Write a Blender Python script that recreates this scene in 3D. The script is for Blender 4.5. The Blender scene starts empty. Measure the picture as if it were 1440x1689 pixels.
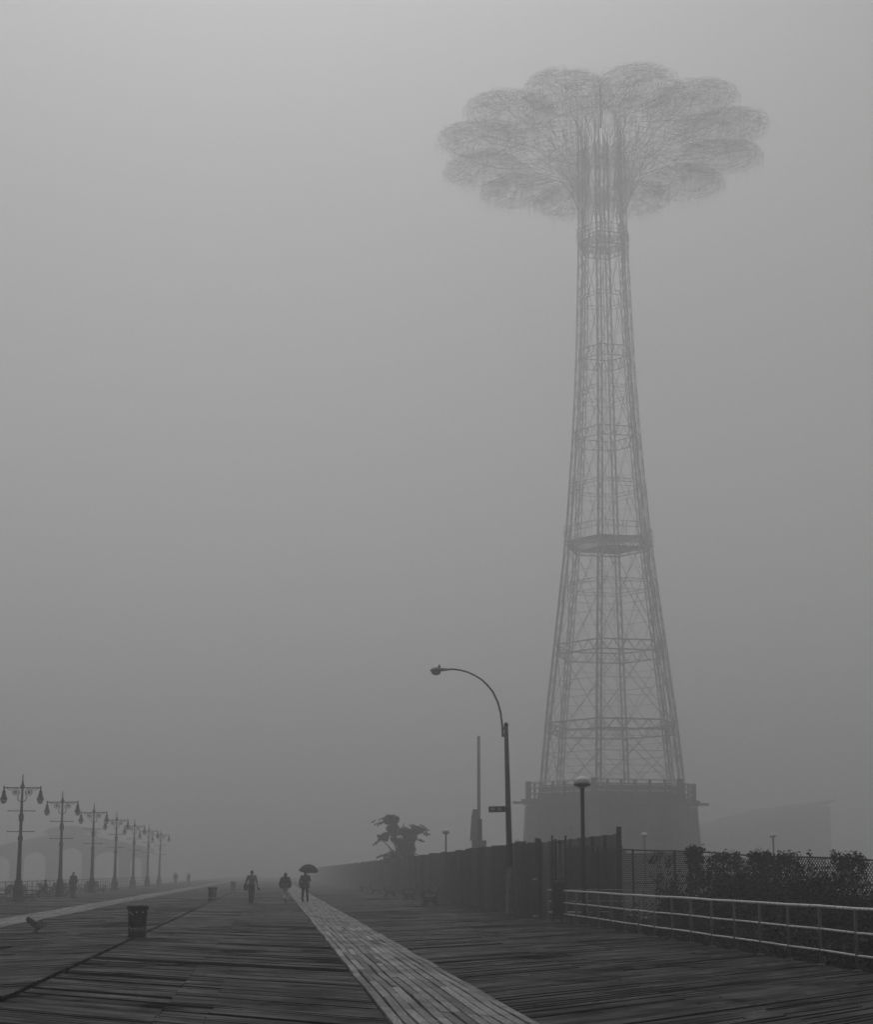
import bpy, bmesh, math, random
from mathutils import Vector, Matrix
random.seed(7)
R = math.radians
scene = bpy.context.scene
COL = scene.collection

# ------------------------------------------------------------------ camera, sky, sun, exposure
cam_d = bpy.data.cameras.new('camera')
cam = bpy.data.objects.new('camera', cam_d)
COL.objects.link(cam)
cam.location = (0, 0, 1.7)
cam.rotation_euler = (R(90 + 9.5), 0, R(-5.992))
cam_d.sensor_fit = 'AUTO'
cam_d.sensor_width = 36
cam_d.lens = 54.07
cam_d.shift_y = 0.1012
cam_d.clip_start = 0.1
cam_d.clip_end = 5000
scene.camera = cam

SUN_EL, SUN_AZ = 60, -3            # degrees; azimuth clockwise from the walk direction (+Y)
world = bpy.data.worlds.new('World')
scene.world = world
world.use_nodes = True
wn = world.node_tree
bgn = wn.nodes['Background']
sky = wn.nodes.new('ShaderNodeTexSky')
sky.sky_type = 'NISHITA'
sky.sun_disc = False
sky.sun_elevation = R(SUN_EL)
sky.sun_rotation = R(SUN_AZ)
sky.dust_density = 4.0
bw = wn.nodes.new('ShaderNodeRGBToBW')      # black and white photograph
wn.links.new(sky.outputs[0], bw.inputs[0])
wn.links.new(bw.outputs[0], bgn.inputs['Color'])
bgn.inputs['Strength'].default_value = 0.10

sun_d = bpy.data.lights.new('sun', 'SUN')
sun_d.energy = 0.6
sun_d.angle = R(40)
sun_d.color = (1, 1, 1)
sun = bpy.data.objects.new('sun', sun_d)
COL.objects.link(sun)
sd = Vector((math.cos(R(SUN_EL)) * math.sin(R(SUN_AZ)), math.cos(R(SUN_EL)) * math.cos(R(SUN_AZ)), math.sin(R(SUN_EL))))
sun.rotation_euler = sd.to_track_quat('Z', 'Y').to_euler()
sun.location = sd * 100

scene.view_settings.view_transform = 'Standard'
scene.view_settings.look = 'None'
scene.view_settings.exposure = -0.64
scene.view_settings.gamma = 1.0
scene.view_settings.use_curve_mapping = False
scene.cycles.volume_bounces = 3
scene.cycles.max_bounces = 8
scene.cycles.diffuse_bounces = 3
scene.cycles.glossy_bounces = 3
scene.cycles.transparent_max_bounces = 8
HAZE_DENSITY = 0.0045
HAZE_COLOR = 0.92
HAZE_ANISO = 0.75

# ------------------------------------------------------------------ materials
MATS = {}
def grey(v): return (v, v, v, 1)
def mat(name, v, rough=0.6, var=0.25, scale=3.0, metal=0.0, bump=0.0, bscale=None, spec=0.2, stretch=(1, 1, 1), rvar=0.0, sub=None):
    if name in MATS: return MATS[name]
    m = bpy.data.materials.new(name)
    m.use_nodes = True
    nt = m.node_tree
    b = nt.nodes['Principled BSDF']
    b.inputs['Roughness'].default_value = rough
    b.inputs['Metallic'].default_value = metal
    b.inputs['Specular IOR Level'].default_value = spec
    tc = nt.nodes.new('ShaderNodeTexCoord')
    mp = nt.nodes.new('ShaderNodeMapping')
    mp.inputs['Scale'].default_value = stretch
    nt.links.new(tc.outputs['Object'], mp.inputs['Vector'])
    n = nt.nodes.new('ShaderNodeTexNoise')
    n.inputs['Scale'].default_value = scale
    n.inputs['Detail'].default_value = 6
    n.inputs['Roughness'].default_value = 0.65
    nt.links.new(mp.outputs[0], n.inputs['Vector'])
    cr = nt.nodes.new('ShaderNodeMapRange')
    cr.inputs['From Min'].default_value = 0.3
    cr.inputs['From Max'].default_value = 0.7
    cr.inputs['To Min'].default_value = v * (1 - var)
    cr.inputs['To Max'].default_value = v * (1 + var)
    nt.links.new(n.outputs['Fac'], cr.inputs['Value'])
    nt.links.new(cr.outputs[0], b.inputs['Base Color'])
    if rvar:
        rr = nt.nodes.new('ShaderNodeMapRange')
        rr.inputs['From Min'].default_value = 0.3
        rr.inputs['From Max'].default_value = 0.7
        rr.inputs['To Min'].default_value = max(0.02, rough - rvar)
        rr.inputs['To Max'].default_value = min(1, rough + rvar)
        nt.links.new(n.outputs['Fac'], rr.inputs['Value'])
        nt.links.new(rr.outputs[0], b.inputs['Roughness'])
    if bump:
        n2 = nt.nodes.new('ShaderNodeTexNoise')
        n2.inputs['Scale'].default_value = bscale or scale * 6
        n2.inputs['Detail'].default_value = 4
        nt.links.new(mp.outputs[0], n2.inputs['Vector'])
        bp = nt.nodes.new('ShaderNodeBump')
        bp.inputs['Strength'].default_value = bump
        bp.inputs['Distance'].default_value = 0.02
        nt.links.new(n2.outputs['Fac'], bp.inputs['Height'])
        nt.links.new(bp.outputs[0], b.inputs['Normal'])
    MATS[name] = m
    return m

def wood(name, rotz, v, rough, stains=True, spec=0.5):
    """weathered wet planks; grain runs along the plank, each plank carries its own tone"""
    m = bpy.data.materials.new(name)
    m.use_nodes = True
    nt = m.node_tree; N = nt.nodes; L = nt.links
    b = N['Principled BSDF']
    b.inputs['Specular IOR Level'].default_value = spec
    tc = N.new('ShaderNodeTexCoord')
    rot = N.new('ShaderNodeMapping')
    rot.inputs['Rotation'].default_value = (0, 0, rotz)
    L.new(tc.outputs['Object'], rot.inputs['Vector'])
    st = N.new('ShaderNodeMapping')
    st.inputs['Scale'].default_value = (1.1, 22, 22)
    L.new(rot.outputs[0], st.inputs['Vector'])
    grain = N.new('ShaderNodeTexNoise')
    grain.inputs['Scale'].default_value = 2.2
    grain.inputs['Detail'].default_value = 8
    grain.inputs['Roughness'].default_value = 0.7
    L.new(st.outputs[0], grain.inputs['Vector'])
    at = N.new('ShaderNodeAttribute')
    at.attribute_name = 'tone'
    def math_(op, a, bb):
        x = N.new('ShaderNodeMath'); x.operation = op
        for i, s in enumerate((a, bb)):
            if isinstance(s, (int, float)): x.inputs[i].default_value = s
            else: L.new(s, x.inputs[i])
        return x.outputs[0]
    def rng(s, a, bb, c, d):
        x = N.new('ShaderNodeMapRange')
        for k, w in zip(('From Min', 'From Max', 'To Min', 'To Max'), (a, bb, c, d)): x.inputs[k].default_value = w
        L.new(s, x.inputs['Value'])
        return x.outputs[0]
    g = rng(grain.outputs['Fac'], 0.3, 0.72, 0.38, 1.55)
    col = math_('MULTIPLY', math_('MULTIPLY', g, at.outputs['Fac']), v)
    # blotchy damp patches
    bl = N.new('ShaderNodeTexNoise')
    bl.inputs['Scale'].default_value = 0.45
    bl.inputs['Detail'].default_value = 5
    bl.inputs['Roughness'].default_value = 0.6
    L.new(tc.outputs['Object'], bl.inputs['Vector'])
    damp = rng(bl.outputs['Fac'], 0.38, 0.62, 0.5, 1.2)
    col = math_('MULTIPLY', col, damp)
    if stains:
        sep = N.new('ShaderNodeSeparateXYZ')
        L.new(tc.outputs['Object'], sep.inputs[0])
        wob = N.new('ShaderNodeTexNoise')
        wob.inputs['Scale'].default_value = 0.9
        wob.inputs['Detail'].default_value = 4
        L.new(tc.outputs['Object'], wob.inputs['Vector'])
        w = rng(wob.outputs['Fac'], 0.25, 0.75, -0.45, 0.45)
        xs = math_('ADD', sep.outputs['X'], w)
        for x0, hw, amt in ((-3.63, 0.34, 0.3), (1.2, 1.0, 0.42), (3.3, 0.9, 0.45), (-1.35, 0.2, 0.5), (-0.75, 0.24, 0.4), (-8.3, 0.6, 0.6), (10.0, 1.2, 0.5), (5.6, 0.15, 0.8)):
            d = N.new('ShaderNodeMath'); d.operation = 'ABSOLUTE'
            L.new(math_('SUBTRACT', xs, x0), d.inputs[0])
            f = rng(d.outputs[0], 0.0, hw, amt, 1.0)
            col = math_('MULTIPLY', col, f)
    L.new(col, b.inputs['Base Color'])
    L.new(rng(bl.outputs['Fac'], 0.36, 0.64, spec * 2.4, 0.0), b.inputs['Specular IOR Level'])
    rn = N.new('ShaderNodeTexNoise')
    rn.inputs['Scale'].default_value = 1.1
    rn.inputs['Detail'].default_value = 6
    st2 = N.new('ShaderNodeMapping')
    st2.inputs['Scale'].default_value = (0.6, 3, 3)
    L.new(rot.outputs[0], st2.inputs['Vector'])
    L.new(st2.outputs[0], rn.inputs['Vector'])
    ro = rng(rn.outputs['Fac'], 0.3, 0.7, rough - 0.2, rough + 0.2)
    L.new(ro, b.inputs['Roughness'])
    bp = N.new('ShaderNodeBump')
    bp.inputs['Strength'].default_value = 0.35
    bp.inputs['Distance'].default_value = 0.006
    L.new(grain.outputs['Fac'], bp.inputs['Height'])
    L.new(bp.outputs[0], b.inputs['Normal'])
    MATS[name] = m
    return m

M_PLANK_A = wood('wet_deck_planks_a', R(-45), 0.014, 0.42, spec=0.027)
M_PLANK_B = wood('wet_deck_planks_b', R(45), 0.014, 0.42, spec=0.027)
M_STRIPE = wood('pale_walkway_planks', R(90), 0.3, 0.6, stains=False, spec=0.06)
M_DARKWOOD = mat('gap_shade_substructure', 0.02, 0.9)  # shade of the plank gaps put into the colour of the bed below
M_SAND = mat('wet_sand', 0.06, 0.9, 0.3, 0.3, bump=0.3)
M_STEEL = mat('haze_pale_tower_steel', 0.5, 0.6, 0.3, 0.6)  # paler than the real steel, fading into haze by colour
M_CONC = mat('weathered_concrete', 0.07, 0.85, 0.3, 0.8, bump=0.3)
M_CONC_D = mat('dark_concrete', 0.05, 0.85, 0.3, 0.8, bump=0.3)
M_FIN = mat('relief_light_concrete', 0.16, 0.85, 0.25, 0.8)  # fins lightened in colour to bring out lit and shaded wall folds
M_RECESS = mat('recess_shade_tone', 0.03, 0.85, 0.25, 0.8)  # shade of the wall recesses put into the door and window colour
M_IRON = mat('black_cast_iron', 0.015, 0.5, 0.3, 4)
M_GLASS = mat('frosted_lamp_glass', 0.42, 0.3, 0.1, 4)
M_POLE = mat('dark_painted_pole', 0.022, 0.5, 0.35, 2, rvar=0.15)
M_POLE_L = mat('grey_pole_base', 0.22, 0.7, 0.35, 3, bump=0.2)
M_GALV = mat('galvanised_rail', 0.7, 0.38, 0.45, 9, metal=0.0, rvar=0.12, spec=0.5)
M_POST = mat('grey_rail_post', 0.14, 0.6, 0.35, 6)
M_FENCE = mat('weathered_fence_board', 0.02, 0.8, 0.55, 1.4, spec=0.1, bump=0.3, stretch=(3, 3, 0.35))
M_FENCE2 = mat('faded_fence_board', 0.075, 0.8, 0.45, 1.4, bump=0.3, stretch=(3, 3, 0.35))
M_FPOST = mat('fence_post_timber', 0.03, 0.8, 0.4, 3)
M_DOME = mat('white_plastic_dome', 0.9, 0.35, 0.06, 3)
dm = M_DOME.node_tree
pb = dm.nodes['Principled BSDF']
tl = dm.nodes.new('ShaderNodeBsdfTranslucent'); tl.inputs['Color'].default_value = grey(0.9)
mx = dm.nodes.new('ShaderNodeMixShader'); mx.inputs[0].default_value = 0.12
dm.links.new(pb.outputs[0], mx.inputs[1]); dm.links.new(tl.outputs[0], mx.inputs[2])
dm.links.new(mx.outputs[0], dm.nodes['Material Output'].inputs['Surface'])
M_BLACK = mat('black_plastic_bag', 0.008, 0.4, 0.4, 7, spec=0.15, bump=0.8, bscale=14)
M_BAG = mat('grey_bag', 0.022, 0.45, 0.5, 7, spec=0.15, bump=0.8, bscale=14)
M_WIRE = mat('dark_wire', 0.015, 0.55, 0.3, 8, spec=0.2)
M_CHAIN = mat('chain_link_wire', 0.02, 0.5, 0.3, 8)
M_LEAF = mat('dark_leaf', 0.016, 0.55, 0.5, 5, spec=0.15)
M_LEAF2 = mat('grey_leaf', 0.07, 0.55, 0.5, 5)
M_BARK = mat('bark', 0.05, 0.9, 0.4, 8, bump=0.5)
M_SKIN = mat('skin', 0.25, 0.6, 0.1, 8)
M_HAIR = mat('dark_hair', 0.02, 0.6, 0.3, 20)
M_SHOE = mat('dark_shoe', 0.02, 0.5, 0.3, 10)
M_SIGN = mat('dark_sign_enamel', 0.03, 0.5, 0.25, 6)
M_LETTER = mat('white_lettering', 0.6, 0.5, 0.1, 6)
M_PAPER = mat('pale_paper', 0.55, 0.8, 0.1, 6)
M_FEATHER = mat('grey_feathers', 0.05, 0.7, 0.5, 14)
M_BENCH = mat('bench_slat_wood', 0.06, 0.6, 0.4, 4, rvar=0.12)
M_BENCHLEG = mat('bench_leg_iron', 0.03, 0.6, 0.3, 5)
M_FABRIC = mat('umbrella_fabric', 0.018, 0.7, 0.3, 8)

# ------------------------------------------------------------------ mesh helpers
class MB:
    def __init__(s): s.v = []; s.f = []; s.t = []
    def add(s, vs, fs, tone=None):
        o = len(s.v)
        s.v += [tuple(p) for p in vs]
        s.f += [tuple(i + o for i in q) for q in fs]
        if tone is not None: s.t += [tone] * len(vs)
        return s
    def box(s, c, d, rot=None):
        x, y, z = d[0] / 2, d[1] / 2, d[2] / 2
        vs = [Vector((a * x, b * y, e * z)) for a in (-1, 1) for b in (-1, 1) for e in (-1, 1)]
        if rot is not None: vs = [rot @ p for p in vs]
        vs = [p + Vector(c) for p in vs]
        return s.add(vs, [(0, 1, 3, 2), (4, 6, 7, 5), (0, 4, 5, 1), (2, 3, 7, 6), (0, 2, 6, 4), (1, 5, 7, 3)])
    def tube(s, pts, rad, n=8, cap=True, closed=False):
        pts = [Vector(p) for p in pts]
        m = len(pts)
        if not hasattr(rad, '__len__'): rad = [rad] * m
        up = None
        rings = []
        for i, p in enumerate(pts):
            if closed: t = pts[(i + 1) % m] - pts[i - 1]
            elif i == 0: t = pts[1] - pts[0]
            elif i == m - 1: t = pts[-1] - pts[-2]
            else: t = pts[i + 1] - pts[i - 1]
            t.normalize()
            if up is None:
                up = Vector((0, 0, 1)) if abs(t.z) < 0.9 else Vector((1, 0, 0))
            a = t.cross(up)
            if a.length < 1e-5: a = t.orthogonal()
            a.normalize()
            b = a.cross(t); b.normalize(); up = b
            rings.append([p + (a * math.cos(2 * math.pi * k / n) + b * math.sin(2 * math.pi * k / n)) * rad[i] for k in range(n)])
        vs = [q for r_ in rings for q in r_]
        fs = []
        for i in range(m if closed else m - 1):
            j = (i + 1) % m
            for k in range(n):
                l = (k + 1) % n
                fs.append((i * n + k, i * n + l, j * n + l, j * n + k))
        if cap and not closed:
            fs.append(tuple(range(n - 1, -1, -1)))
            fs.append(tuple((m - 1) * n + k for k in range(n)))
        return s.add(vs, fs)
    def lathe(s, prof, n=16, c=(0, 0, 0), ax=(1, 1), cap=True):
        vs = []
        for r_, z in prof:
            for k in range(n):
                a = 2 * math.pi * k / n
                vs.append((c[0] + r_ * math.cos(a) * ax[0], c[1] + r_ * math.sin(a) * ax[1], c[2] + z))
        fs = []
        m = len(prof)
        for i in range(m - 1):
            for k in range(n):
                l = (k + 1) % n
                fs.append((i * n + k, i * n + l, (i + 1) * n + l, (i + 1) * n + k))
        if cap:
            fs.append(tuple(range(n - 1, -1, -1)))
            fs.append(tuple((m - 1) * n + k for k in range(n)))
        return s.add(vs, fs)
    def ball(s, c, r, n=12, m=8, rot=None):
        r = r if hasattr(r, '__len__') else (r, r, r)
        vs = [Vector((0, 0, -r[2]))]
        for i in range(1, m):
            ph = -math.pi / 2 + math.pi * i / m
            for k in range(n):
                a = 2 * math.pi * k / n
                vs.append(Vector((r[0] * math.cos(ph) * math.cos(a), r[1] * math.cos(ph) * math.sin(a), r[2] * math.sin(ph))))
        vs.append(Vector((0, 0, r[2])))
        if rot is not None: vs = [rot @ p for p in vs]
        vs = [p + Vector(c) for p in vs]
        fs = []
        for k in range(n):
            l = (k + 1) % n
            fs.append((0, 1 + l, 1 + k))
            for i in range(m - 2):
                fs.append((1 + i * n + k, 1 + i * n + l, 1 + (i + 1) * n + l, 1 + (i + 1) * n + k))
            fs.append((1 + (m - 2) * n + k, 1 + (m - 2) * n + l, len(vs) - 1))
        return s.add(vs, fs)
    def limb(s, a, b, ra, rb, n=12):
        """tapered limb with rounded ends"""
        s.ball(a, ra, n, 8); s.ball(b, rb, n, 8)
        return s.tube([a, b], [ra, rb], n)
    def prism(s, poly, y0, y1):
        """outline in XZ, thickness along Y"""
        n = len(poly)
        vs = [(x, y0, z) for x, z in poly] + [(x, y1, z) for x, z in poly]
        fs = [tuple(range(n)), tuple(range(2 * n - 1, n - 1, -1))]
        fs += [(i, i + n, (i + 1) % n + n, (i + 1) % n) for i in range(n)]
        return s.add(vs, fs)
    def mesh(s, name, m=None, smooth=False):
        me = bpy.data.meshes.new(name)
        me.from_pydata(s.v, [], s.f)
        if s.t:
            a = me.attributes.new('tone', 'FLOAT', 'POINT')
            a.data.foreach_set('value', s.t)
        if smooth: me.polygons.foreach_set('use_smooth', [True] * len(me.polygons))
        if m: me.materials.append(m)
        me.update()
        return me
    def build(s, name, m, parent=None, smooth=False, loc=(0, 0, 0), rz=0):
        return link(name, s.mesh(name, m, smooth), parent, loc, rz)

def link(name, me, parent=None, loc=(0, 0, 0), rz=0):
    o = bpy.data.objects.new(name, me)
    COL.objects.link(o)
    o.location = loc
    o.rotation_euler = (0, 0, rz)
    if parent is not None: o.parent = parent
    return o
def tag(o, label=None, cat=None, group=None, kind=None):
    if label: o['label'] = label
    if cat: o['category'] = cat
    if group: o['group'] = group
    if kind: o['kind'] = kind
    return o
def thing(name, label, cat, loc=(0, 0, 0), rz=0, group=None):
    o = bpy.data.objects.new(name, None)
    o.empty_display_size = 0.2
    COL.objects.link(o)
    o.location = loc
    o.rotation_euler = (0, 0, rz)
    return tag(o, label, cat, group)
def copy_tree(o, parent=None):
    c = o.copy()
    COL.objects.link(c)
    if parent is not None: c.parent = parent
    for ch in list(o.children): copy_tree(ch, c)
    return c
def dup(o, loc, rz, label):
    c = copy_tree(o)
    c.location = loc
    c.rotation_euler = (0, 0, rz)
    c['label'] = label
    return c
def remeshed(mb, name, m, voxel, smooth=6, parent=None):
    """fuse overlapping volumes into one continuous skin"""
    me = mb.mesh(name + '_raw')
    o = bpy.data.objects.new(name + '_raw', me)
    COL.objects.link(o)
    r_ = o.modifiers.new('r', 'REMESH'); r_.mode = 'VOXEL'; r_.voxel_size = voxel
    s_ = o.modifiers.new('s', 'SMOOTH'); s_.factor = 0.5; s_.iterations = smooth
    bpy.context.view_layer.update()
    dg = bpy.context.evaluated_depsgraph_get()
    out = bpy.data.meshes.new_from_object(o.evaluated_get(dg))
    bpy.data.objects.remove(o)
    bpy.data.meshes.remove(me)
    out.name = name
    out.materials.clear(); out.materials.append(m)
    out.polygons.foreach_set('use_smooth', [True] * len(out.polygons))
    return link(name, out, parent)

# ------------------------------------------------------------------ ground, boardwalk
g = MB()
g.add([(-1350, -1350, -1.2), (1350, -1350, -1.2), (1350, 1350, -1.2), (-1350, 1350, -1.2)], [(0, 1, 2, 3)])
tag(g.build('ground', M_SAND), kind='structure', label='dark wet sand and lot ground below the boardwalk')

XL, XR = -18.6, 10.36
b = MB()
b.box(((XL + XR) / 2, 350, -0.42), (XR - XL - 0.1, 712, 0.56))
for x in (XL + 0.03, XR - 0.03): b.box((x, 350, -0.3), (0.06, 714, 0.5))
deck = b.build('boardwalk', M_DARKWOOD)
tag(deck, kind='structure', label='wide wet timber boardwalk running into the fog')

TH, GAP, PW = 0.05, 0.017, 0.142
def plank_poly(mb, quad, z, roll, tone):
    """a plank with a thin chamfer; quad = 4 ground corners, near edge first"""
    (ax, ay), (bx, by), (cx, cy), (dx, dy) = quad
    mx, my = (ax + bx + cx + dx) / 4, (ay + by + cy + dy) / 4
    z0, z1 = z - roll, z + roll
    top = [(ax, ay, z0), (bx, by, z0), (cx, cy, z1), (dx, dy, z1)]
    k = 0.955
    ins = []
    for i, (x, y, zz) in enumerate(top):
        j = 3 - i                      # partner across the width
        px, py, pz = top[j]
        ins.append((x + (px - x) * 0.03, y + (py - y) * 0.03, zz + 0.003))
    bot = [(x, y, z - TH) for x, y, _ in top]
    mb.add(ins + top + bot, [(0, 1, 2, 3), (4, 5, 1, 0), (5, 6, 2, 1), (6, 7, 3, 2), (7, 4, 0, 3), (8, 9, 5, 4), (9, 10, 6, 5), (10, 11, 7, 6), (11, 8, 4, 7)], tone)

def lane_planks(x0, x1, sgn, joints, y_from, y_to):
    """diagonal planks, clipped to a lane; sgn +1 runs away to the right"""
    out = []
    step = (PW + GAP) * math.sqrt(2)
    wy = PW * math.sqrt(2)
    n = int((y_to - y_from) / step)
    for i in range(n):
        ys = y_from + i * step + random.uniform(-0.006, 0.006)
        js = sorted(joints[i % len(joints)])
        cuts = [x0] + [j + random.uniform(-0.02, 0.02) for j in js] + [x1]
        for a, c in zip(cuts[:-1], cuts[1:]):
            a2, c2 = a + 0.006, c - 0.006
            base = ys - (x0 if sgn > 0 else -x1)
            ya = base + sgn * a2; yc = base + sgn * c2
            e = random.uniform(-0.004, 0.004)
            out.append(([(a2, ya), (c2, yc + e), (c2, yc + wy + e), (a2, ya + wy)],
                        random.gauss(0, 0.0035), random.gauss(0, 0.005), max(0.3, random.gauss(1, 0.38))))
    return out
lanes = []
LANE_Y = 330
for x0, x1, sgn, joints in ((XL + 0.08, -10.12, -1, ((-14.0,), (-15.8,), (-12.5,))),
                            (-8.46, -3.70, 1, ((-6.0,), (-5.4,))),
                            (-3.57, 1.36, -1, ((-1.35,), (-0.75,), (-1.35,))),
                            (3.06, XR - 0.08, 1, ((5.6,), (7.6,), (6.2, 9.0)))):
    w = x1 - x0
    m = M_PLANK_A if sgn > 0 else M_PLANK_B
    lst = lane_planks(x0, x1, sgn, joints, 8 - w, LANE_Y)
    lanes += [(q, z, r_, t, m) for q, z, r_, t in lst]
def in_view(q):
    cx = sum(p[0] for p in q) / 4; cy = sum(p[1] for p in q) / 4
    return cy > 17.0 and -0.20 < cx / cy < 0.42
near = sorted((p for p in lanes if in_view(p[0])), key=lambda p: sum(c[1] for c in p[0]))[:300]
near_id = {id(p) for p in near}
for q, z, r_, t, m in near:
    mb = MB(); plank_poly(mb, q, z, r_, t)
    mb.build('plank', m, deck)
for m in (M_PLANK_A, M_PLANK_B):
    mb = MB()
    for p in lanes:
        if p[4] is m and id(p) not in near_id: plank_poly(mb, *p[:4])
    tag(mb.build('distant_planks', m, deck), kind='stuff')
# lengthwise walkways of paler planks
def walkway(x0, x1, y0, y1, near_to):
    n = 12
    w = (x1 - x0) / n
    ind, rest = [], MB()
    for k in range(n):
        y = y0 - random.uniform(0, 2.4)
        drift = 0
        while y < y1:
            ln = random.choice((1.8, 2.4, 3.0, 3.0, 3.6)) + random.uniform(-0.1, 0.1)
            a = x0 + k * w + random.uniform(-0.006, 0.006)
            d = random.uniform(-0.008, 0.008)
            def wv(t): return 0.014 * math.sin(t * 0.9) + 0.008 * math.sin(t * 2.3 + 1)
            e0, e1 = wv(y), wv(y + ln)
            q = [(a + 0.011 + e0, y + 0.004), (a + 0.011 + d + e1, y + ln - 0.004), (a + w - 0.011 + d + e1, y + ln - 0.004), (a + w - 0.011 + e0, y + 0.004)]
            args = (q[::1], 0.02 + random.gauss(0, 0.003), random.gauss(0, 0.003), max(0.4, random.gauss(1, 0.24)))
            if 15.5 < y < near_to: ind.append(args)
            elif y > -5: plank_poly(rest, *args)
            y += ln
    for args in ind:
        mb = MB(); plank_poly(mb, *args); mb.build('walkway_plank', M_STRIPE, deck)
    tag(rest.build('distant_walkway_planks', M_STRIPE, deck), kind='stuff')
walkway(1.38, 3.04, 8, LANE_Y, 50)
walkway(-10.10, -8.48, 30, LANE_Y, 0)
s = MB(); s.box((-3.635, 160, -0.085), (0.09, 340, 0.05)); s.build('seam_board', M_DARKWOOD, deck)
s = MB(); s.box(((XL + XR) / 2, 520, -0.03), (XR - XL, 378, 0.06)); o = s.build('far_deck', M_PLANK_A, deck)
a_ = o.data.attributes.new('tone', 'FLOAT', 'POINT'); a_.data.foreach_set('value', [1.0] * len(o.data.vertices))

# ------------------------------------------------------------------ steel tower
TX, TY, GZ = 30.0, 135.0, -1.2
K = 1.65      # the tower stands 223 m off
tower = thing('steel_tower', 'tall lattice steel tower with mushroom-shaped top fading into fog', 'tower', (TX * K, TY * K, 1.7 + K * (GZ - 1.7)))
tower.scale = (K, K, K)
TAB = [(9.0, 6.55), (15.1, 5.95), (22.2, 5.05), (31.7, 3.87), (41.4, 3.05), (49.1, 2.6), (60.4, 2.2), (64.0, 2.15), (72.5, 2.1)]
def trad(z):
    for (z0, r0), (z1, r1) in zip(TAB, TAB[1:]):
        if z <= z1: return r0 + (r1 - r0) * (z - z0) / (z1 - z0)
    return TAB[-1][1]
HA = [R(12.5 + 11 + 60 * k) for k in range(6)]
def tp(k, z, dr=0, da=0):
    r_ = trad(z) + dr
    a = HA[k % 6]
    return Vector((r_ * math.sin(a) + da * math.cos(a), r_ * math.cos(a) - da * math.sin(a), z - GZ))
for k in range(6):
    mb = MB()
    zs = [9.0 + i * 1.15 for i in range(56)]
    zs = [z for z in zs if z < 72.6]
    for dr, da in ((-.2, -.2), (-.2, .2), (.2, -.2), (.2, .2)):
        mb.tube([tp(k, z, dr, da) for z in zs[::3] + [72.5]], [0.058 - 0.032 * i / 18 for i in range(len(zs[::3]) + 1)], 4)
    for i, (z0, z1) in enumerate(zip(zs, zs[1:])):
        s_ = 1 if i % 2 else -1
        for dr in (-.2, .2): mb.tube([tp(k, z0, dr, -.2 * s_), tp(k, z1, dr, .2 * s_)], 0.024, 4, cap=False)
        for da in (-.2, .2): mb.tube([tp(k, z0, -.2 * s_, da), tp(k, z1, .2 * s_, da)], 0.024, 4, cap=False)
    mb.build('tower_leg', M_STEEL, tower)
def ring_truss(z, h, r_):
    mb = MB()
    for k in range(6):
        a, c = tp(k, z), tp(k + 1, z)
        a2, c2 = tp(k, z + h), tp(k + 1, z + h)
        mb.tube([a, c], r_, 4); mb.tube([a2, c2], r_, 4)
        for i in range(8):
            p, q = a.lerp(c, i / 8), a2.lerp(c2, (i + 1) / 8)
            p2, q2 = a.lerp(c, (i + 1) / 8), a2.lerp(c2, i / 8)
            mb.tube([p, q] if i % 2 else [q2, p2], r_ * 0.6, 4, cap=False)
    return mb
for z, h, r_ in ((14.0, 0.85, .075), (21.0, 0.9, .07), (27.2, .3, .03), (30.9, 0.5, .07), (36.5, .3, .03), (40.9, 0.9, .045), (45.5, .3, .025), (48.6, 1.0, .05), (54.5, .4, .025), (59.6, 1.1, .05)):
    ring_truss(z, h, r_).build('ring_truss', M_STEEL, tower)
lev = [9.2, 15.0, 22.0, 31.0, 41.2, 49.0, 60.0, 71.5]
for z0, z1 in zip(lev, lev[1:]):
    for k in range(6):
        mb = MB()
        r_ = 0.036 if z0 < 25 else 0.026
        zm = (z0 + z1) / 2
        a, c, e, f_ = tp(k, z0), tp(k + 1, z0), tp(k, z1), tp(k + 1, z1)
        mb.tube([a, f_], r_, 4, cap=False); mb.tube([c, e], r_, 4, cap=False)
        m0, m1 = a.lerp(e, 0.5), c.lerp(f_, 0.5)
        mb.tube([m0, m1], r_ * 0.8, 4, cap=False)
        t0, t1 = a.lerp(e, 0.28), c.lerp(f_, 0.28)
        mb.tube([t0, t1], r_ * 0.6, 4, cap=False)
        t0, t1 = a.lerp(e, 0.72), c.lerp(f_, 0.72)
        mb.tube([t0, t1], r_ * 0.5, 4, cap=False)
        bm_ = a.lerp(c, 0.5)
        mb.tube([bm_, m0], r_ * 0.7, 4, cap=False); mb.tube([bm_, m1], r_ * 0.7, 4, cap=False)
        mb.tube([e.lerp(f_, .5), m0], r_ * 0.6, 4, cap=False); mb.tube([e.lerp(f_, .5), m1], r_ * 0.6, 4, cap=False)
        mb.build('cross_brace', M_STEEL, tower)
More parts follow.
